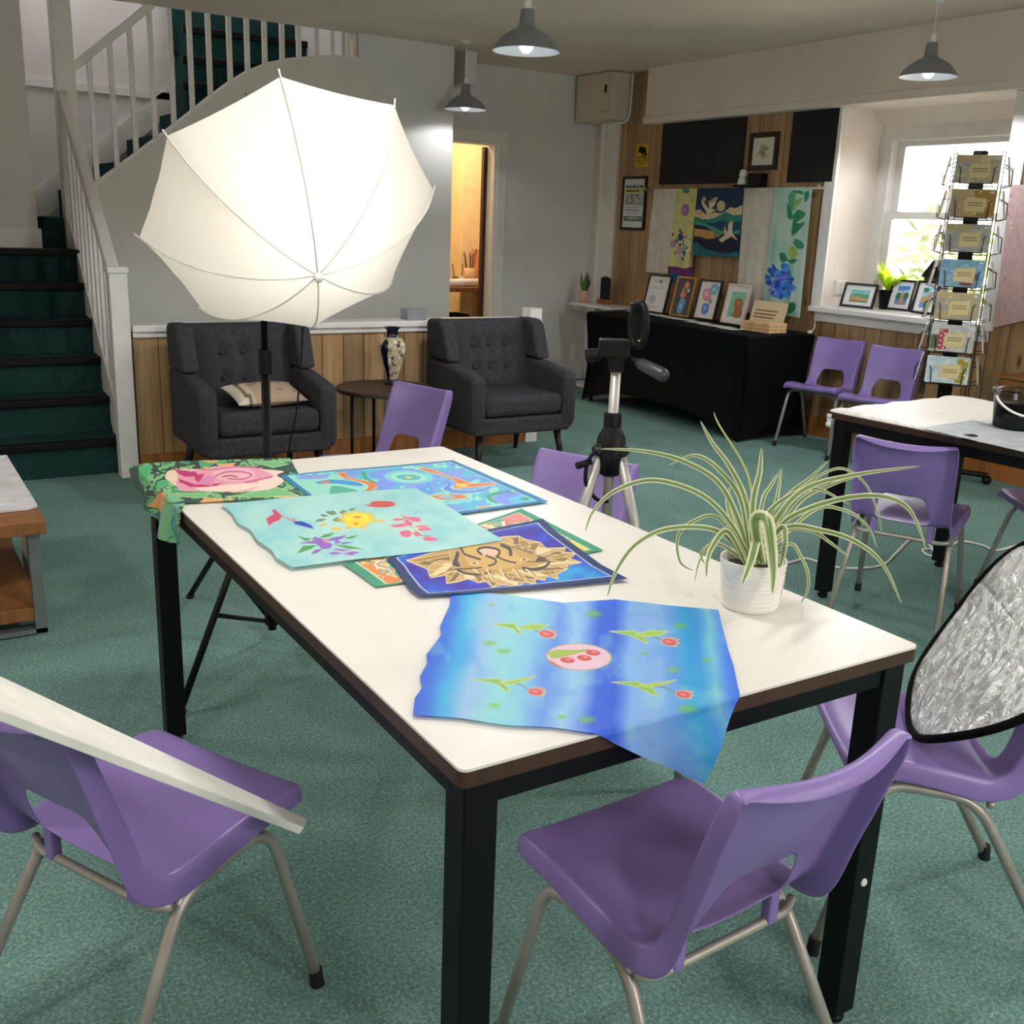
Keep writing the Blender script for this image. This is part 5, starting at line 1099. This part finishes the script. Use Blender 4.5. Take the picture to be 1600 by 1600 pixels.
# leaning frames: foot line and lean measured on the table top
def lean_pic(name, label, px, x0, z0, lean, **k):
    a = math.radians(lean); uz = np.array([math.sin(a), 0, math.cos(a)]); nn = np.array([-math.cos(a), 0, math.sin(a)]); P0 = np.array([x0, 0, z0])
    def pl(q): d = ray(q); return O+((P0-O)@nn)/(d@nn)*d
    q = [pl(a_) for a_ in px]; y0 = (q[0][1]+q[3][1])/2; y1 = (q[1][1]+q[2][1])/2; h = ((q[0]-q[3])@uz+(q[1]-q[2])@uz)/2
    c = np.array([x0, (y0+y1)/2, z0])+uz*(h/2+.001)
    return picture(name, label, 'picture', c, (0, -1, 0), uz, abs(y0-y1), h, **k)
def p_doc(p):
    p.poly([(0, 0), (100, 0), (100, 100), (0, 100)], '#e4e2de'); lines(p, 25, 55, 10, 4, 3, '#a9a9a6', 1.4); p.ell(55, 14, 6, 6, '#4f66b0', 0, .3); lines(p, 62, 84, 10, 4, 3, '#a9a9a6', 1.4); lines(p, 18, 86, 30, 4, 2, '#8a8a88', 1.5)
    lines(p, 18, 40, 48, 4, 1, '#6a6a68', 2); p.ell(32, 66, 18, 14, '#b9b9b4', 0, .2); lines(p, 14, 80, 86, 4, 2, '#8a8a88', 1.5)
def p_gold(p):
    p.poly([(0, 0), (100, 0), (100, 100), (0, 100)], '#45464a'); p.ell(56, 18, 15, 11, '#e08a70', 0, .2); p.ell(46, 44, 18, 12, '#e0826a', 0, .2); p.ell(70, 32, 9, 6, '#d8d2c0', 0, .3); p.ell(40, 30, 8, 5, '#b9a070', 0, .3)
    p.stroke([(54, 26), (50, 40), (48, 60)], 4, '#5f7a5a'); p.poly([(38, 58), (62, 58), (66, 72), (58, 92), (38, 94), (30, 80)], '#5f9fc8', '#9cc8e0', 2, sm=True); p.ell(46, 76, 8, 10, '#a9d4e8', 0, .5)
def p_vase(p):
    p.poly([(0, 0), (100, 0), (100, 100), (0, 100)], '#e6ddd2'); p.ell(60, 45, 40, 42, '#d8d0cc', 0, .9); p.ell(40, 36, 27, 19, '#d9849c', .3, .25); p.ell(36, 34, 16, 10, '#ecb0bc', .2, .5); p.ell(70, 20, 24, 17, '#69b0cc', 0, .25); p.ell(68, 20, 12, 8, '#9ccfe0', 0, .5); p.ell(65, 52, 10, 7, '#7a9c68', .5, .3)
    p.poly([(32, 60), (62, 60), (66, 76), (58, 88), (36, 88), (30, 76)], '#5f83c8', '#8fb0e4', 2, sm=True); p.ell(45, 72, 8, 8, '#9fc0ec', 0, .6)
def p_brown(p):
    p.poly([(0, 0), (100, 0), (100, 100), (0, 100)], '#dcd8dc'); p.poly([(16, 15), (88, 15), (88, 84), (16, 84)], '#79bb9c'); p.poly([(16, 84), (88, 66), (88, 84)], '#559c80'); p.poly([(40, 40), (52, 34), (70, 36), (80, 44), (76, 56), (82, 66), (80, 84), (46, 84), (48, 64), (40, 54)], '#a8623a', '#8a4a2a', 2, sm=True); p.ell(60, 46, 12, 8, '#bd7a4c', 0, .6); p.stroke([(36, 44), (28, 30)], 2.4, '#c9c0a0'); p.stroke([(82, 46), (88, 34)], 2.4, '#c9c0a0')
fx, fz, fl_ = 5.46, DZT+.001, 12
lean_pic('framed_picture', 'black framed printed certificate, first of the row on the black table', [(1018, 426), (1053, 428.5), (1039, 488.5), (1005, 484)], fx, fz, fl_, fw_=.012, fm=m_frameblk, paint=p_doc)
lean_pic('framed_picture', 'gold framed print of orange flowers in a blue vase on dark grey', [(1064, 429.5), (1095.5, 432), (1074, 494), (1045.7, 490)], fx, fz, fl_, fw_=.014, fm=m_framegold, paint=p_gold)
lean_pic('framed_picture', 'black framed print of pink and blue flowers on the black table', [(1100.5, 435), (1136, 438), (1113, 501), (1081, 495)], fx, fz, fl_, fw_=.013, fm=m_frameblk, paint=p_vase)
lean_pic('framed_picture', 'pale framed print of a brown animal on mint green', [(1146, 439.5), (1182, 443), (1159, 505), (1125, 499.5)], fx, fz, fl_, fw_=.013, fm=m_framepale, paint=p_brown)
# pine boxes and the card standing behind them
bz = .021; k = 0; names = ['bottom', 'middle', 'top']
by0, by1, bx0, bx1 = 5.10, 5.375, 5.235, 5.40
first = None
for lv in range(3):
    for s_, (ya, yb) in enumerate(((by0+.178, by1), (by0, by0+.172))):
        c = (5.32, (ya+yb)/2, DZT+lv*(bz+.0015))
        b = thing('pine_box', '%s slim pine box of the %s stack in front of the card' % (names[lv].capitalize(), ('left', 'right')[s_]), 'box', c, 0, 'slim pine boxes')
        b['label'] = b['label'][0].lower()+b['label'][1:]
        obj('tray', MB().box((-.085, -(yb-ya)/2, 0), (.085, (yb-ya)/2, bz*.9)), m_boxwood, b, bevel=.002); obj('lid', MB().box((-.083, -(yb-ya)/2+.002, bz*.9), (.083, (yb-ya)/2-.002, bz)), m_boxwood, b, bevel=.0008)
def p_card(p):
    for k_, (a, b, y) in enumerate(((12, 88, 34), (8, 90, 47), (9, 82, 59))): lines(p, a, b, y, 5, 1, '#8a4f44', 6)
    lines(p, 20, 68, 76, 5, 1, '#b89c7c', 2.2); lines(p, 24, 62, 88, 5, 1, '#b89c7c', 2)
    p.poly([(0, 0), (100, 0), (100, 2.5), (0, 2.5)], '#e6d8b8')
lean_pic('text_card', 'beige printed card standing behind the slim pine boxes', [(1184, 465.5), (1233, 470), (1222, 514), (1167, 508)], 5.42, DZT+.001, 14, fw_=.002, fm=m_boxpaper, paint=p_card, base='#d6c19c', depth=.006)
# leaflets
m_paper = M('leaflet_paper', '#d9d8d6', .6, var=.05, scale=30)
lf_px = [(955, 481), (985, 486), (1003, 490), (1026, 493), (1046, 497), (1066, 500), (1085, 504), (1104, 508), (1122, 511), (1136, 514)]
lbs = ['first leaflet at the far left of the paper row', 'second leaflet in the row on the black table', 'leaflet below the black framed certificate', 'leaflet between the certificate and the gold frame', 'leaflet below the gold framed print', 'leaflet under the gap after the gold frame', 'leaflet below the pink and blue flower print', 'leaflet below the right corner of the flower print', 'leaflet below the brown animal print', 'last leaflet of the row, nearest the slim pine boxes']
for i, q in enumerate(lf_px):
    c = on(q, 2, DZT); a = RNG.uniform(-.25, .25); Mx = Matrix.Translation((min(c[0]+.03, 5.40), min(c[1], 6.74), DZT+.0008+.0006*(i % 3)))@Matrix.Rotation(a, 4, 'Z')
    o = single('leaflet', MB().box((-.055, -.085, 0), (.055, .085, .0012), M=Mx), m_paper, lbs[i], 'leaflet', 'leaflets on the black table')

# white pedestal table with plant and black plaque
t = thing('pedestal_table', 'slim white pedestal table in the far corner', 'table', (5.53, 7.40, 0))
obj('table_top', MB().box((-.15, -.30, .705), (.15, .30, .725)), m_white, t, bevel=.004); obj('column', MB().box((-.10, -.035, .015), (-.03, .035, .705)).box((.02, -.16, .45), (.04, -.06, .705)), m_white, t, bevel=.004); obj('base_plate', MB().box((-.17, -.26, 0), (.13, .26, .018)), m_white, t, bevel=.006)
PP = on((911, 450), 0, 5.50); PP[1] = min(PP[1], 7.64); t = thing('snake_plant', 'small snake plant in a ribbed pink pot on the white pedestal table', 'plant', (PP[0], PP[1], .725))
pr = []; vsn = 48
mb = MB()
for ang in range(vsn): pass
def ribbed(prof, n_, amp, m_): 
    m2 = MB(); vs = []
    for r, z in prof:
        for j in range(n_): a = 2*PI*j/n_; rr_ = r+amp*math.cos(a*m_); vs.append((rr_*math.cos(a), rr_*math.sin(a), z))
    return m2.add(vs, [(i*n_+j, i*n_+(j+1) % n_, (i+1)*n_+(j+1) % n_, (i+1)*n_+j) for i in range(len(prof)-1) for j in range(n_)])
obj('pot', ribbed([(.036, .022), (.043, .025), (.047, .10), (.046, .104), (.040, .10)], 96, .0016, 16), M('pot_pink', '#e0b0a4', .5), t, smooth=True); obj('pot_saucer', MB().lathe([(.0001, 0), (.037, 0), (.041, .022), (.037, .024)], n=32), M('pot_coral', '#cf8a7c', .5), t, smooth=True)
for k in range(9):
    a = k*2.4; r = .010+.02*(k/9); h = .13+.05*((k*7) % 5)/4; tl_x = .028*math.cos(a)*(1 if k else .2); b = Vector((r*math.cos(a), r*math.sin(a), .092)); e = Vector((r*math.cos(a)+tl_x, r*math.sin(a)+.028*math.sin(a), .092+h)); sd = Vector((.6, -.8, 0)); mm = (b+e)/2
    obj('leaf', MB().add([b-sd*.007, b+sd*.007, mm+sd*.013, e+sd*.001, e-sd*.001, mm-sd*.013, (b+mm)/2+Vector((-.003, -.003, 0))], [(0, 1, 2, 5), (5, 2, 3, 4)]), M('snake_leaf%d' % k, ['#3f5a30', '#55703c', '#35502c'][k % 3], .45, var=.25, scale=70), t, solid=.003)
BP = on((947, 440), 0, 5.60); t = thing('table_plaque', 'black arched plaque on a wooden foot beside the snake plant', 'plaque', (BP[0], BP[1], .725))
arch = [(-.065, .035), (.065, .035)]+[(.065*math.cos(a), .21+.028*math.sin(a)) for a in np.linspace(0, PI, 13)]
obj('plaque_board', MB().prism(arch, 0, -.01, .004), m_board, t); obj('foot', MB().box((-.035, -.075, 0), (.03, .075, .04)), m_oak, t, bevel=.003)
single('white_plug', MB().box((5.56, 5.03, DZT), (5.585, 5.055, DZT+.02)), m_whitem, 'tiny white plug lying at the right end of the black table', 'plug', bevel=.004)
single('thin_cable', MB().tube(spline([(5.58, 5.06, DZT+.01), (5.64, 5.07, .75), (5.675, 5.10, .82), (5.683, 5.13, .90)], 6), .003, 8), m_whitem, 'thin white cable running from the black table up to the window sill', 'cable', smooth=True)

# ================================================================== CARD RACK BY THE WINDOW
KX, KY = 5.33, 3.75
rk = thing('card_rack', 'tall black wire spinner rack of card packs in front of the window', 'rack', (KX, KY, 0))
KN = np.array([-.83, -.56, 0]); KN /= np.linalg.norm(KN); KR = np.array([-KN[1], KN[0], 0]); KR = np.cross([0, 0, 1], KN)  # to the viewer's right
def kz(py):
    z = 1.0
    for _ in range(6): z += (proj((KX+KN[0]*.12, KY+KN[1]*.12, z))[1]-py)*.0035
    return z
def KV(r, n_, z): return Vector(KR*r+KN*n_)+Vector((0, 0, z))
m_wire = M('rack_wire', '#16161a', .35, .3)
obj('pole', MB().box((-.028, -.028, .03), (.028, .028, 1.86)), m_black, rk)
base = MB()
for a in (40, 130, 220, 310):
    ca, sa = math.cos(math.radians(a)), math.sin(math.radians(a)); obj('foot', MB().tube([(0, 0, .07), (.30*ca, .30*sa, .055)], .016, 10).ball((.30*ca, .30*sa, .028), .028, 12), m_black, rk)
KC = [265, 318, 372, 427, 478, 528, 577]; HW = .117
zs = [kz(y) for y in KC]
for d_, w_ in ((KN, KR), (-KR, KN), (KR, -KN)):
    for s_ in (-1, 1):
        q0, q1 = d_*.128+w_*s_*.112, d_*.128+w_*s_*.112
        obj('upright', MB().tube([Vector(q0)+Vector((0, 0, .52)), Vector(q1)+Vector((0, 0, zs[0]+.10))], .0032, 8), m_wire, rk)
for s_ in (-1, 1):
    q = KN*.10+KR*s_*.045; obj('top_loop', MB().tube([Vector(q+KR*a)+Vector((0, 0, z)) for a, z in ((-.018, zs[0]+.08), (-.018, zs[0]+.105), (0, zs[0]+.125), (.018, zs[0]+.105), (.018, zs[0]+.08))], .0028, 8), m_wire, rk)
for z in zs:
    for d_, w_ in ((KN, KR), (-KR, KN), (KR, -KN)):
        D = lambda n_, r, zz: Vector(d_*n_+w_*r)+Vector((0, 0, z+zz))
        m = MB()
        m.tube([D(.128, -.112, .03), D(.175, -.085, .005), D(.178, -.080, -.075), D(.128, -.085, -.088)], .0027, 8); m.tube([D(.128, .112, .03), D(.175, .085, .005), D(.178, .080, -.075), D(.128, .085, -.088)], .0027, 8)
        m.tube([D(.178, -.080, -.075), D(.178, .080, -.075)], .0027, 8); m.tube([D(.128, -.112, -.088), D(.128, .112, -.088)], .0027, 8)
        obj('pocket', m, m_wire, rk)
m_pack = vmat('pack_print', .25)
KL = ['topmost card pack on the rack, cream and grey with a buff label', 'second card pack from the top, grey and ochre with a buff label', 'third card pack from the top, grey with a buff label', 'blue card pack in the middle of the rack', 'grey and ochre card pack just below the blue one', 'card pack with a red strip, second from the bottom', 'lowest card pack, pale blue with a buff label']
def pack(z, k, d_, w_, W, H, label, front=True):
    nx, ny = (46, 34) if front else (4, 4); n0 = .162
    u = np.linspace(-1, 1, nx); v = np.linspace(1, -1, ny); U, V = np.meshgrid(u, v); th = np.array([0, 0, 1])
    c = np.array([KX, KY, z]); P = c+d_*(n0-.012*V[..., None])+w_*(U[..., None]*W/2)+th*(V[..., None]*H/2)
    t = thing('card_pack', label, 'card pack', tuple(c+d_*n0-th*H/2), 0, 'card packs on the wire rack')
    ends = P[[0, 0, -1, -1], [0, -1, -1, 0]]
    m = MB(); m.add([*(ends-d_*.0008), *(ends-d_*.009)], [(0, 1, 2, 3), (7, 6, 5, 4), (0, 4, 5, 1), (1, 5, 6, 2), (2, 6, 7, 3), (3, 7, 4, 0)])
    obj('backing', MB().add(np.array(m.v)-np.array(t.location), m.f), m_pk[k % 3], t)
    if not front: return
    g = gridmesh('front', P, m_pack, t, smooth=False); UV = np.stack([(U.ravel()+1)*50, (1-V.ravel())*50], 1); p = Paint(UV, '#9a9a9a'); q = fbm(UV[:, 0]/12, UV[:, 1]/12, 200+k)
    bg_ = [('#a9a9a7', '#d9cca4'), ('#a9a9ac', '#cfae70'), ('#a2a29e', '#c0c0b8'), ('#76a8c8', '#94bcd8'), ('#aaa89e', '#c4b684'), ('#bcbcbb', '#d2d2ce'), ('#b4ccd4', '#d8e4e8')][k]
    p.band(q, [(.3, bg_[0]), (.7, bg_[1])])
    if k in (0, 1, 2, 4): p.poly([(2, 2), (55, 2), (55, 24), (2, 24)], '#c6b184')
    if k == 1: p.poly([(50, 5), (98, 5), (98, 95), (60, 95)], '#b08a4a'); p.ell(85, 55, 10, 22, '#d8a458', 0, .5)
    if k == 3: p.poly([(28, 78), (44, 30), (52, 78)], '#4a7a5a'); p.ell(78, 62, 14, 20, '#6a5a8a', 0, .5); p.ell(62, 88, 20, 9, '#6e3f4f', 0, .4)
    if k == 5: p.poly([(20, 18), (40, 14), (38, 92), (18, 92)], '#b5374a'); [p.ell(24+8*(i % 2), 24+i*9, 3, 4, '#e8d8d4', 0, .3) for i in range(8)]; p.poly([(2, 40), (18, 36), (18, 90), (2, 92)], '#5f6a4a')
    if k == 6: p.poly([(70, 5), (98, 5), (90, 95), (70, 95)], '#a89a44')
    for i in range(7): p.ell(RNG.uniform(8, 92), RNG.uniform(8, 92), RNG.uniform(1, 3), RNG.uniform(2, 5), '#f4f4f2', RNG.uniform(0, 3), .4)
    a = RNG.uniform(-4, 4); p.poly([(33, 30-a), (80, 30+a), (78, 82), (31, 80)], '#e0cf9c', '#bfae80', 1.6); lines(p, 40, 72, 48, 9, 2, '#7d6f4c', 2.4, False); p.poly([(86, 8), (95, 8), (95, 15), (86, 15)], '#e8e8e6')
    set_col(g, p.c)
m_pk = [M('pack_edge%d' % i, c, .5) for i, c in enumerate(('#d8d4cc', '#cfc8b8', '#e2dcd2'))]
for k, z in enumerate(zs): pack(z, k, KN, KR, .228, .148, KL[k])
sides = ['topmost', 'second', 'third', 'fourth', 'fifth', 'sixth', 'lowest']
for k, z in enumerate(zs):
    pack(z-.005, k, -KR, KN, .2, .145, '%s side-on card pack on the left face of the rack' % sides[k], False)
    pack(z-.005, k+1, KR, -KN, .2, .145, '%s side-on card pack on the right face of the rack' % sides[k], False)

# ================================================================== WINDOW SILL
def p_village(p):
    p.poly([(0, 0), (100, 0), (100, 100), (0, 100)], '#e6e6ea'); p.poly([(20, 22), (84, 20), (82, 82), (20, 82)], '#86c4cc'); p.poly([(20, 50), (40, 40), (84, 44), (82, 82), (20, 82)], '#5f9a7a'); p.poly([(22, 70), (30, 46), (40, 62), (48, 50), (58, 64), (68, 58), (80, 66), (80, 78), (22, 78)], '#c99a6a'); p.poly([(20, 76), (82, 76), (82, 82), (20, 82)], '#4a6a4a')
def p_church(p):
    p.poly([(0, 0), (100, 0), (100, 100), (0, 100)], '#e6e6ea'); p.poly([(26, 16), (82, 14), (80, 86), (24, 86)], '#4a86dc'); p.poly([(26, 34), (82, 30), (81, 60), (25, 60)], '#b4d8ee'); p.ell(36, 54, 14, 15, '#2f7a4a', 0, .2); p.ell(72, 52, 14, 16, '#2f7a4a', 0, .2); p.poly([(50, 30), (56, 30), (62, 62), (70, 84), (34, 84), (46, 62)], '#b98a78'); p.poly([(24, 80), (80, 80), (80, 86), (24, 86)], '#a8886a')
def p_park(p):
    p.poly([(0, 0), (100, 0), (100, 100), (0, 100)], '#e6e6ea'); p.poly([(24, 16), (84, 14), (80, 86), (22, 86)], '#9cc8dc'); p.ell(40, 24, 16, 10, '#3f7a5a', 0, .3); p.poly([(24, 50), (50, 46), (56, 30), (60, 46), (82, 50), (81, 70), (23, 70)], '#b59a5a'); p.poly([(22, 70), (52, 66), (50, 86), (22, 86)], '#6a86d4'); p.poly([(52, 66), (81, 68), (80, 86), (50, 86)], '#7ac45a')
SZ = .906
lean_pic('framed_picture', 'black framed landscape print of a village on the window sill', [(1322.5, 440), (1373.7, 443), (1366, 481), (1316, 477)], 5.86, SZ, 14, fw_=.013, fm=m_frameblk, paint=p_village)
lean_pic('framed_picture', 'black framed print of a spire between trees on the window sill', [(1398, 434.6), (1435.6, 437.4), (1422.6, 485), (1386, 482)], 5.99, SZ, 13, fw_=.013, fm=m_frameblk, paint=p_church)
lean_pic('framed_picture', 'black framed park print on the sill, half behind the card rack', [(1438, 438.5), (1475, 442), (1459, 493), (1424, 488.5)], 5.93, SZ, 13, fw_=.013, fm=m_frameblk, paint=p_park)
t = thing('sill_plant', 'leafy lime green plant in a black pot on the window sill', 'plant', (6.02, 4.80, SZ))
obj('pot', MB().lathe([(.0001, 0), (.038, 0), (.056, .125), (.058, .13), (.05, .128), (.045, .11)], n=32), m_black, t, smooth=True); obj('soil', MB().lathe([(.0001, .112), (.047, .112)], n=24), M('soil2', '#2a2018', .9), t)
n = N('lime_leaf'); b_ = n.n('ShaderNodeBsdfPrincipled'); b_.inputs['Base Color'].default_value = L4('#9fc22e'); b_.inputs['Roughness'].default_value = .4; tr = n.n('ShaderNodeBsdfTranslucent'); tr.inputs[0].default_value = L4('#c9e23a'); mx = n.n('ShaderNodeMixShader'); mx.inputs[0].default_value = .5; n.l(b_.outputs[0], mx.inputs[1]); n.l(tr.outputs[0], mx.inputs[2]); n.l(mx.outputs[0], n.out.inputs[0]); m_lime = n.mat
fol = MB()
for k in range(16):
    a = k*2.39996; el = .5+.8*((k*5) % 8)/8; ln = .16+.12*((k*3) % 7)/7; dr = Vector((math.cos(a)*math.cos(el)*.5, math.sin(a)*math.cos(el), math.sin(el))); s0 = Vector((0, 0, .11)); sd = dr.cross(Vector((0, 0, 1))).normalized()
    pts = [s0+dr*ln*q+Vector((0, 0, -.05*q*q+.03*q)) for q in np.linspace(0, 1, 6)]
    fol.add([p_+sd*s_*w_*.036 for p_, w_ in zip(pts, (.15, .3, .9, 1, .7, .05)) for s_ in (-1, 1)], [(2*i, 2*i+1, 2*i+3, 2*i+2) for i in range(5)])
obj('foliage', fol, m_lime, t, smooth=True)
t = thing('house_ornament', 'dark house-shaped wooden ornament on the sill behind the card rack', 'ornament', (6.02, 4.42, SZ))
obj('body', MB().box((-.05, -.06, 0), (.05, .06, .24)), M('ornament_grey', '#4a4038', .6), t); obj('roof', MB().prism([(-.085, .235), (.085, .235), (.0, .35)], 0, -.06, .06), m_black, t, bevel=.003)
single('plug_socket', MB().box((5.81, 5.062, .985), (5.91, 5.08, 1.085)), m_white, 'white plastic box fixed low on the left window reveal', 'socket', bevel=.004)
single('wooden_box', MB().box((5.46, 2.95, .55), (5.698, 3.50, .64)).box((5.44, 2.93, .64), (5.698, 3.52, .655)), m_oak, 'low wooden box on the pine wall at the right edge', 'box', bevel=.003)

# ================================================================== ON THE PAPER COVERED TABLE
T2 = Matrix.Translation((T2C.x, T2C.y, 0))@Matrix.Rotation(T2R, 4, 'Z')
a_, b_ = np.linspace(-.437, .40, 60), np.linspace(.835, -.80, 90); A, B = np.meshgrid(a_, b_)
A = A+np.where(A < -.42, .012*(fbm(B*14, B*3, 300)-.5), 0); B2 = B+np.where(B > .80, .02*(fbm(A*12, A*2+3, 301)-.5), 0)
Z = TZ+.002+.007*fbm(A*9+20, B*9+20, 302)+.004*np.abs(np.sin(A*18+B*23+4*fbm(A*6, B*6, 305)))
Z = np.where(A < -.428, TZ+.001, Z); P = np.stack([A, B2, Z], -1); P = P@np.array(T2.to_3x3()).T+np.array(T2.translation)
n = N('crinkled_paper'); hh_ = n.noise(9, 4, None, .6, 1.4); m_crk = n.bsdf('#eae6de', .45, 0, hh_, .5, .03)
single_cover = tag(gridmesh('paper_sheet', P, m_crk, None), 'crinkled white protective paper covering the table by the window', 'paper')
tw = on((1300, 648), 2, TZ); wisp = MB().grid(np.array([[(tw[0]-.010-.003*math.sin(i*2), tw[1]-.008+.007*j+.003*math.sin(i*3+j), TZ+.004-.010*i) for j in range(4)] for i in range(6)]))
single('paper_scrap', wisp, M('scrap', '#e8e8ea', .3), 'torn paper scrap hanging off the left corner of the window table', 'paper', solid=.0008)
gq = [on(q, 2, TZ+.012)[:2] for q in ((1437, 669), (1520, 657), (1660, 690), (1640, 716))]
single('grey_sheet', MB().add([(*q, TZ+.0135) for q in gq]+[(*q, TZ+.0125) for q in gq], [(0, 1, 2, 3), (7, 6, 5, 4), (0, 4, 5, 1), (1, 5, 6, 2), (2, 6, 7, 3), (3, 7, 4, 0)]), M('sheet_grey', '#a9b0b4', .5), 'flat grey sheet under the black paint tub', 'sheet')
bc = on((1588, 668), 2, TZ+.014); t = thing('paint_tub', 'clear lidded tub of black paint with a white handle', 'tub', (bc[0], bc[1], TZ+.0142))
obj('paint', MB().lathe([(.0001, 0), (.074, 0), (.078, .006), (.084, .085), (.0001, .086)], n=40), M('black_paint', '#050507', .25), t, smooth=True)
obj('tub_wall', MB().lathe([(.0755, .0), (.0795, .004), (.088, .118), (.094, .120), (.094, .126)], n=40), m_clear, t, smooth=True)
obj('lid', MB().lathe([(.0001, .128), (.082, .128), (.086, .133), (.0965, .133), (.0965, .112)], n=40), m_clear, t, smooth=True)
hv = np.array([-_r0[0], -_r0[1], 0]); fv = np.array([-_f[0], -_f[1], 0]); fv /= np.linalg.norm(fv)
obj('handle', MB().tube([Vector(hv*.097*math.cos(a)+fv*(.02+.075*math.sin(a)))+Vector((0, 0, .112-.058*math.sin(a))) for a in np.linspace(0, PI, 22)], .0042, 8), m_white, t, smooth=True)
sp_ = on((1508, 683), 2, TZ+.01); single('sponge_pad', MB().ball((sp_[0]+.03, sp_[1], TZ+.006), .03, 20, sc=(1, 1, .42)), m_black, 'small black pad at the edge of the window table', 'pad', smooth=True)
fc = [on(q, 2, .006) for q in ((1215, 884), (1245, 876), (1262, 873), (1300, 885), (1340, 888), (1380, 882), (1402, 862), (1425, 842), (1450, 850), (1460, 868), (1447, 866), (1443, 858), (1475, 858), (1500, 846), (1535, 852), (1557, 860), (1600, 850), (1680, 840))]
single('floor_cable', MB().tube(spline([(q[0], q[1], .006) for q in fc], 7), .0055, 8), m_whitem, 'white cable snaking over the carpet below the window table', 'cable', smooth=True)

# ================================================================== COFFEE TABLE AT THE LEFT EDGE
CZ = .40; cc = on((72, 813), 2, CZ); CXR, CYF = cc[0], cc[1]
t = thing('coffee_table', 'low coffee table with wooden top and shelf on flat steel legs, left edge', 'table', (CXR-.5, CYF+.5, 0))
obj('table_top', MB().box((CXR-.95, CYF, CZ-.045), (CXR, CYF+1.0, CZ)), m_oak, t, world=True, bevel=.004); obj('shelf', MB().box((CXR-.90, CYF+.04, .05), (CXR-.03, CYF+.96, .095)), m_oak, t, world=True, bevel=.003)
m_steel = M('flat_steel', '#8f9492', .35, .6)
for y in (CYF+.03, CYF+.90):
    for x in (CXR-.055, CXR-.93): obj('leg', MB().box((x, y, 0), (x+.035, y+.06, CZ-.045)), m_steel, t, world=True)
    obj('foot_bar', MB().box((CXR-.93, y, 0.006), (CXR-.02, y+.06, .022)), m_steel, t, world=True)
single('white_sheet_board', MB().prism([(CXR-.95, CYF+.14), (CXR-.03, CYF+.14), (CXR-.002, CYF+.17), (CXR-.002, CYF+.99), (CXR-.95, CYF+.99)], 2, CZ+.001, CZ+.012), M('sheet_white', '#e9e8ec', .5), 'white board lying flat on the low wooden coffee table', 'board', bevel=.002)
single('foam_sheet', MB().box((CXR-.005, CYF+.33, 0), (CXR+.006, CYF+.75, CZ-.06)), m_whitem, 'white panel standing upright beside the low coffee table', 'panel', bevel=.003)

# ================================================================== WORKROOM THROUGH THE DOORWAY
t = thing('workbench', 'wooden workbench seen through the doorway', 'bench', (4.9, 8.7, 0))
obj('bench_top', MB().box((-.75, -.28, .76), (.55, .33, .80)), m_oak, t, bevel=.003)
for x in (-.7, -.05, .45): obj('leg', MB().box((x, -.25, 0), (x+.06, -.19, .76)), m_oak, t)
bp = on((734, 412), 1, 8.78); t = thing('brush_pot', 'buff pot full of paintbrushes on the workbench', 'pot', (bp[0], 8.78, .80))
obj('pot', MB().lathe([(.0001, 0), (.046, 0), (.05, .16), (.044, .16), (.04, .02)], n=32), M('pot_buff', '#d9b88a', .6), t, smooth=True)
for k in range(9):
    a = k*2.4; e = Vector((.055*math.cos(a), .055*math.sin(a), .24+.03*(k % 3))); s_ = Vector((.015*math.cos(a), .015*math.sin(a), .03)); b_ = obj('brush', MB().tube([s_, e], .0035, 6), m_walnut, t); obj('bristle', MB().tube([e, e+(e-s_)*.14], [.006, .003], 8), m_black if k % 2 else m_boxpaper, b_)
for i, (px_, lb) in enumerate((((712, 415), 'small glass jar with brown brush left of the brush pot'), ((722, 417), 'small white jar beside the brush pot'))):
    q = on(px_, 1, 8.72+.03*i); t = thing('jar', lb, 'jar', (q[0], 8.72+.03*i, .80)); obj('jar_body', MB().lathe([(.0001, 0), (.026, 0), (.028, .07), (.024, .085)], n=24), m_whitem if i else M('jar_brown', '#8a6a44', .4), t, smooth=True); obj('brush', MB().tube([(0, 0, .01), (-.03 if not i else .01, .01, .20)], .004, 6), m_walnut, t)
single('paper_roll', MB().tube([(4.60, 8.50, .838), (4.98, 8.56, .838)], .036, 24), m_whitem, 'roll of white paper lying on the workbench', 'roll', smooth=True)
single('papers', MB().box((4.95, 8.46, .801), (5.2, 8.72, .806)), m_whitem, 'loose white papers at the right end of the workbench', 'paper')
q = on((757, 400), 1, 8.9); single('card_box', MB().box((q[0]-.10, 8.84, .80), (q[0]+.09, 8.98, 1.13)), M('card_pinkish', '#c98f66', .7), 'brown cardboard box standing on the workbench', 'box', bevel=.002)
single('storage_crate', MB().box((4.93, 8.2, 0), (5.25, 8.42, .58)), m_boxwood, 'pale wooden crate on the floor below the workbench', 'crate', bevel=.004)
single('black_bag', MB().box((4.66, 8.5, 0), (4.86, 8.8, .55)), m_blackcloth, 'black bag on the floor below the workbench', 'bag', bevel=.05)
sc.view_settings.view_transform = 'Standard'; sc.view_settings.look = 'None'; sc.view_settings.gamma = 1; sc.view_settings.exposure = 0.2
sc.view_settings.use_curve_mapping = False
sc.cycles.max_bounces = 8; sc.cycles.diffuse_bounces = 5; sc.cycles.sample_clamp_indirect = 6
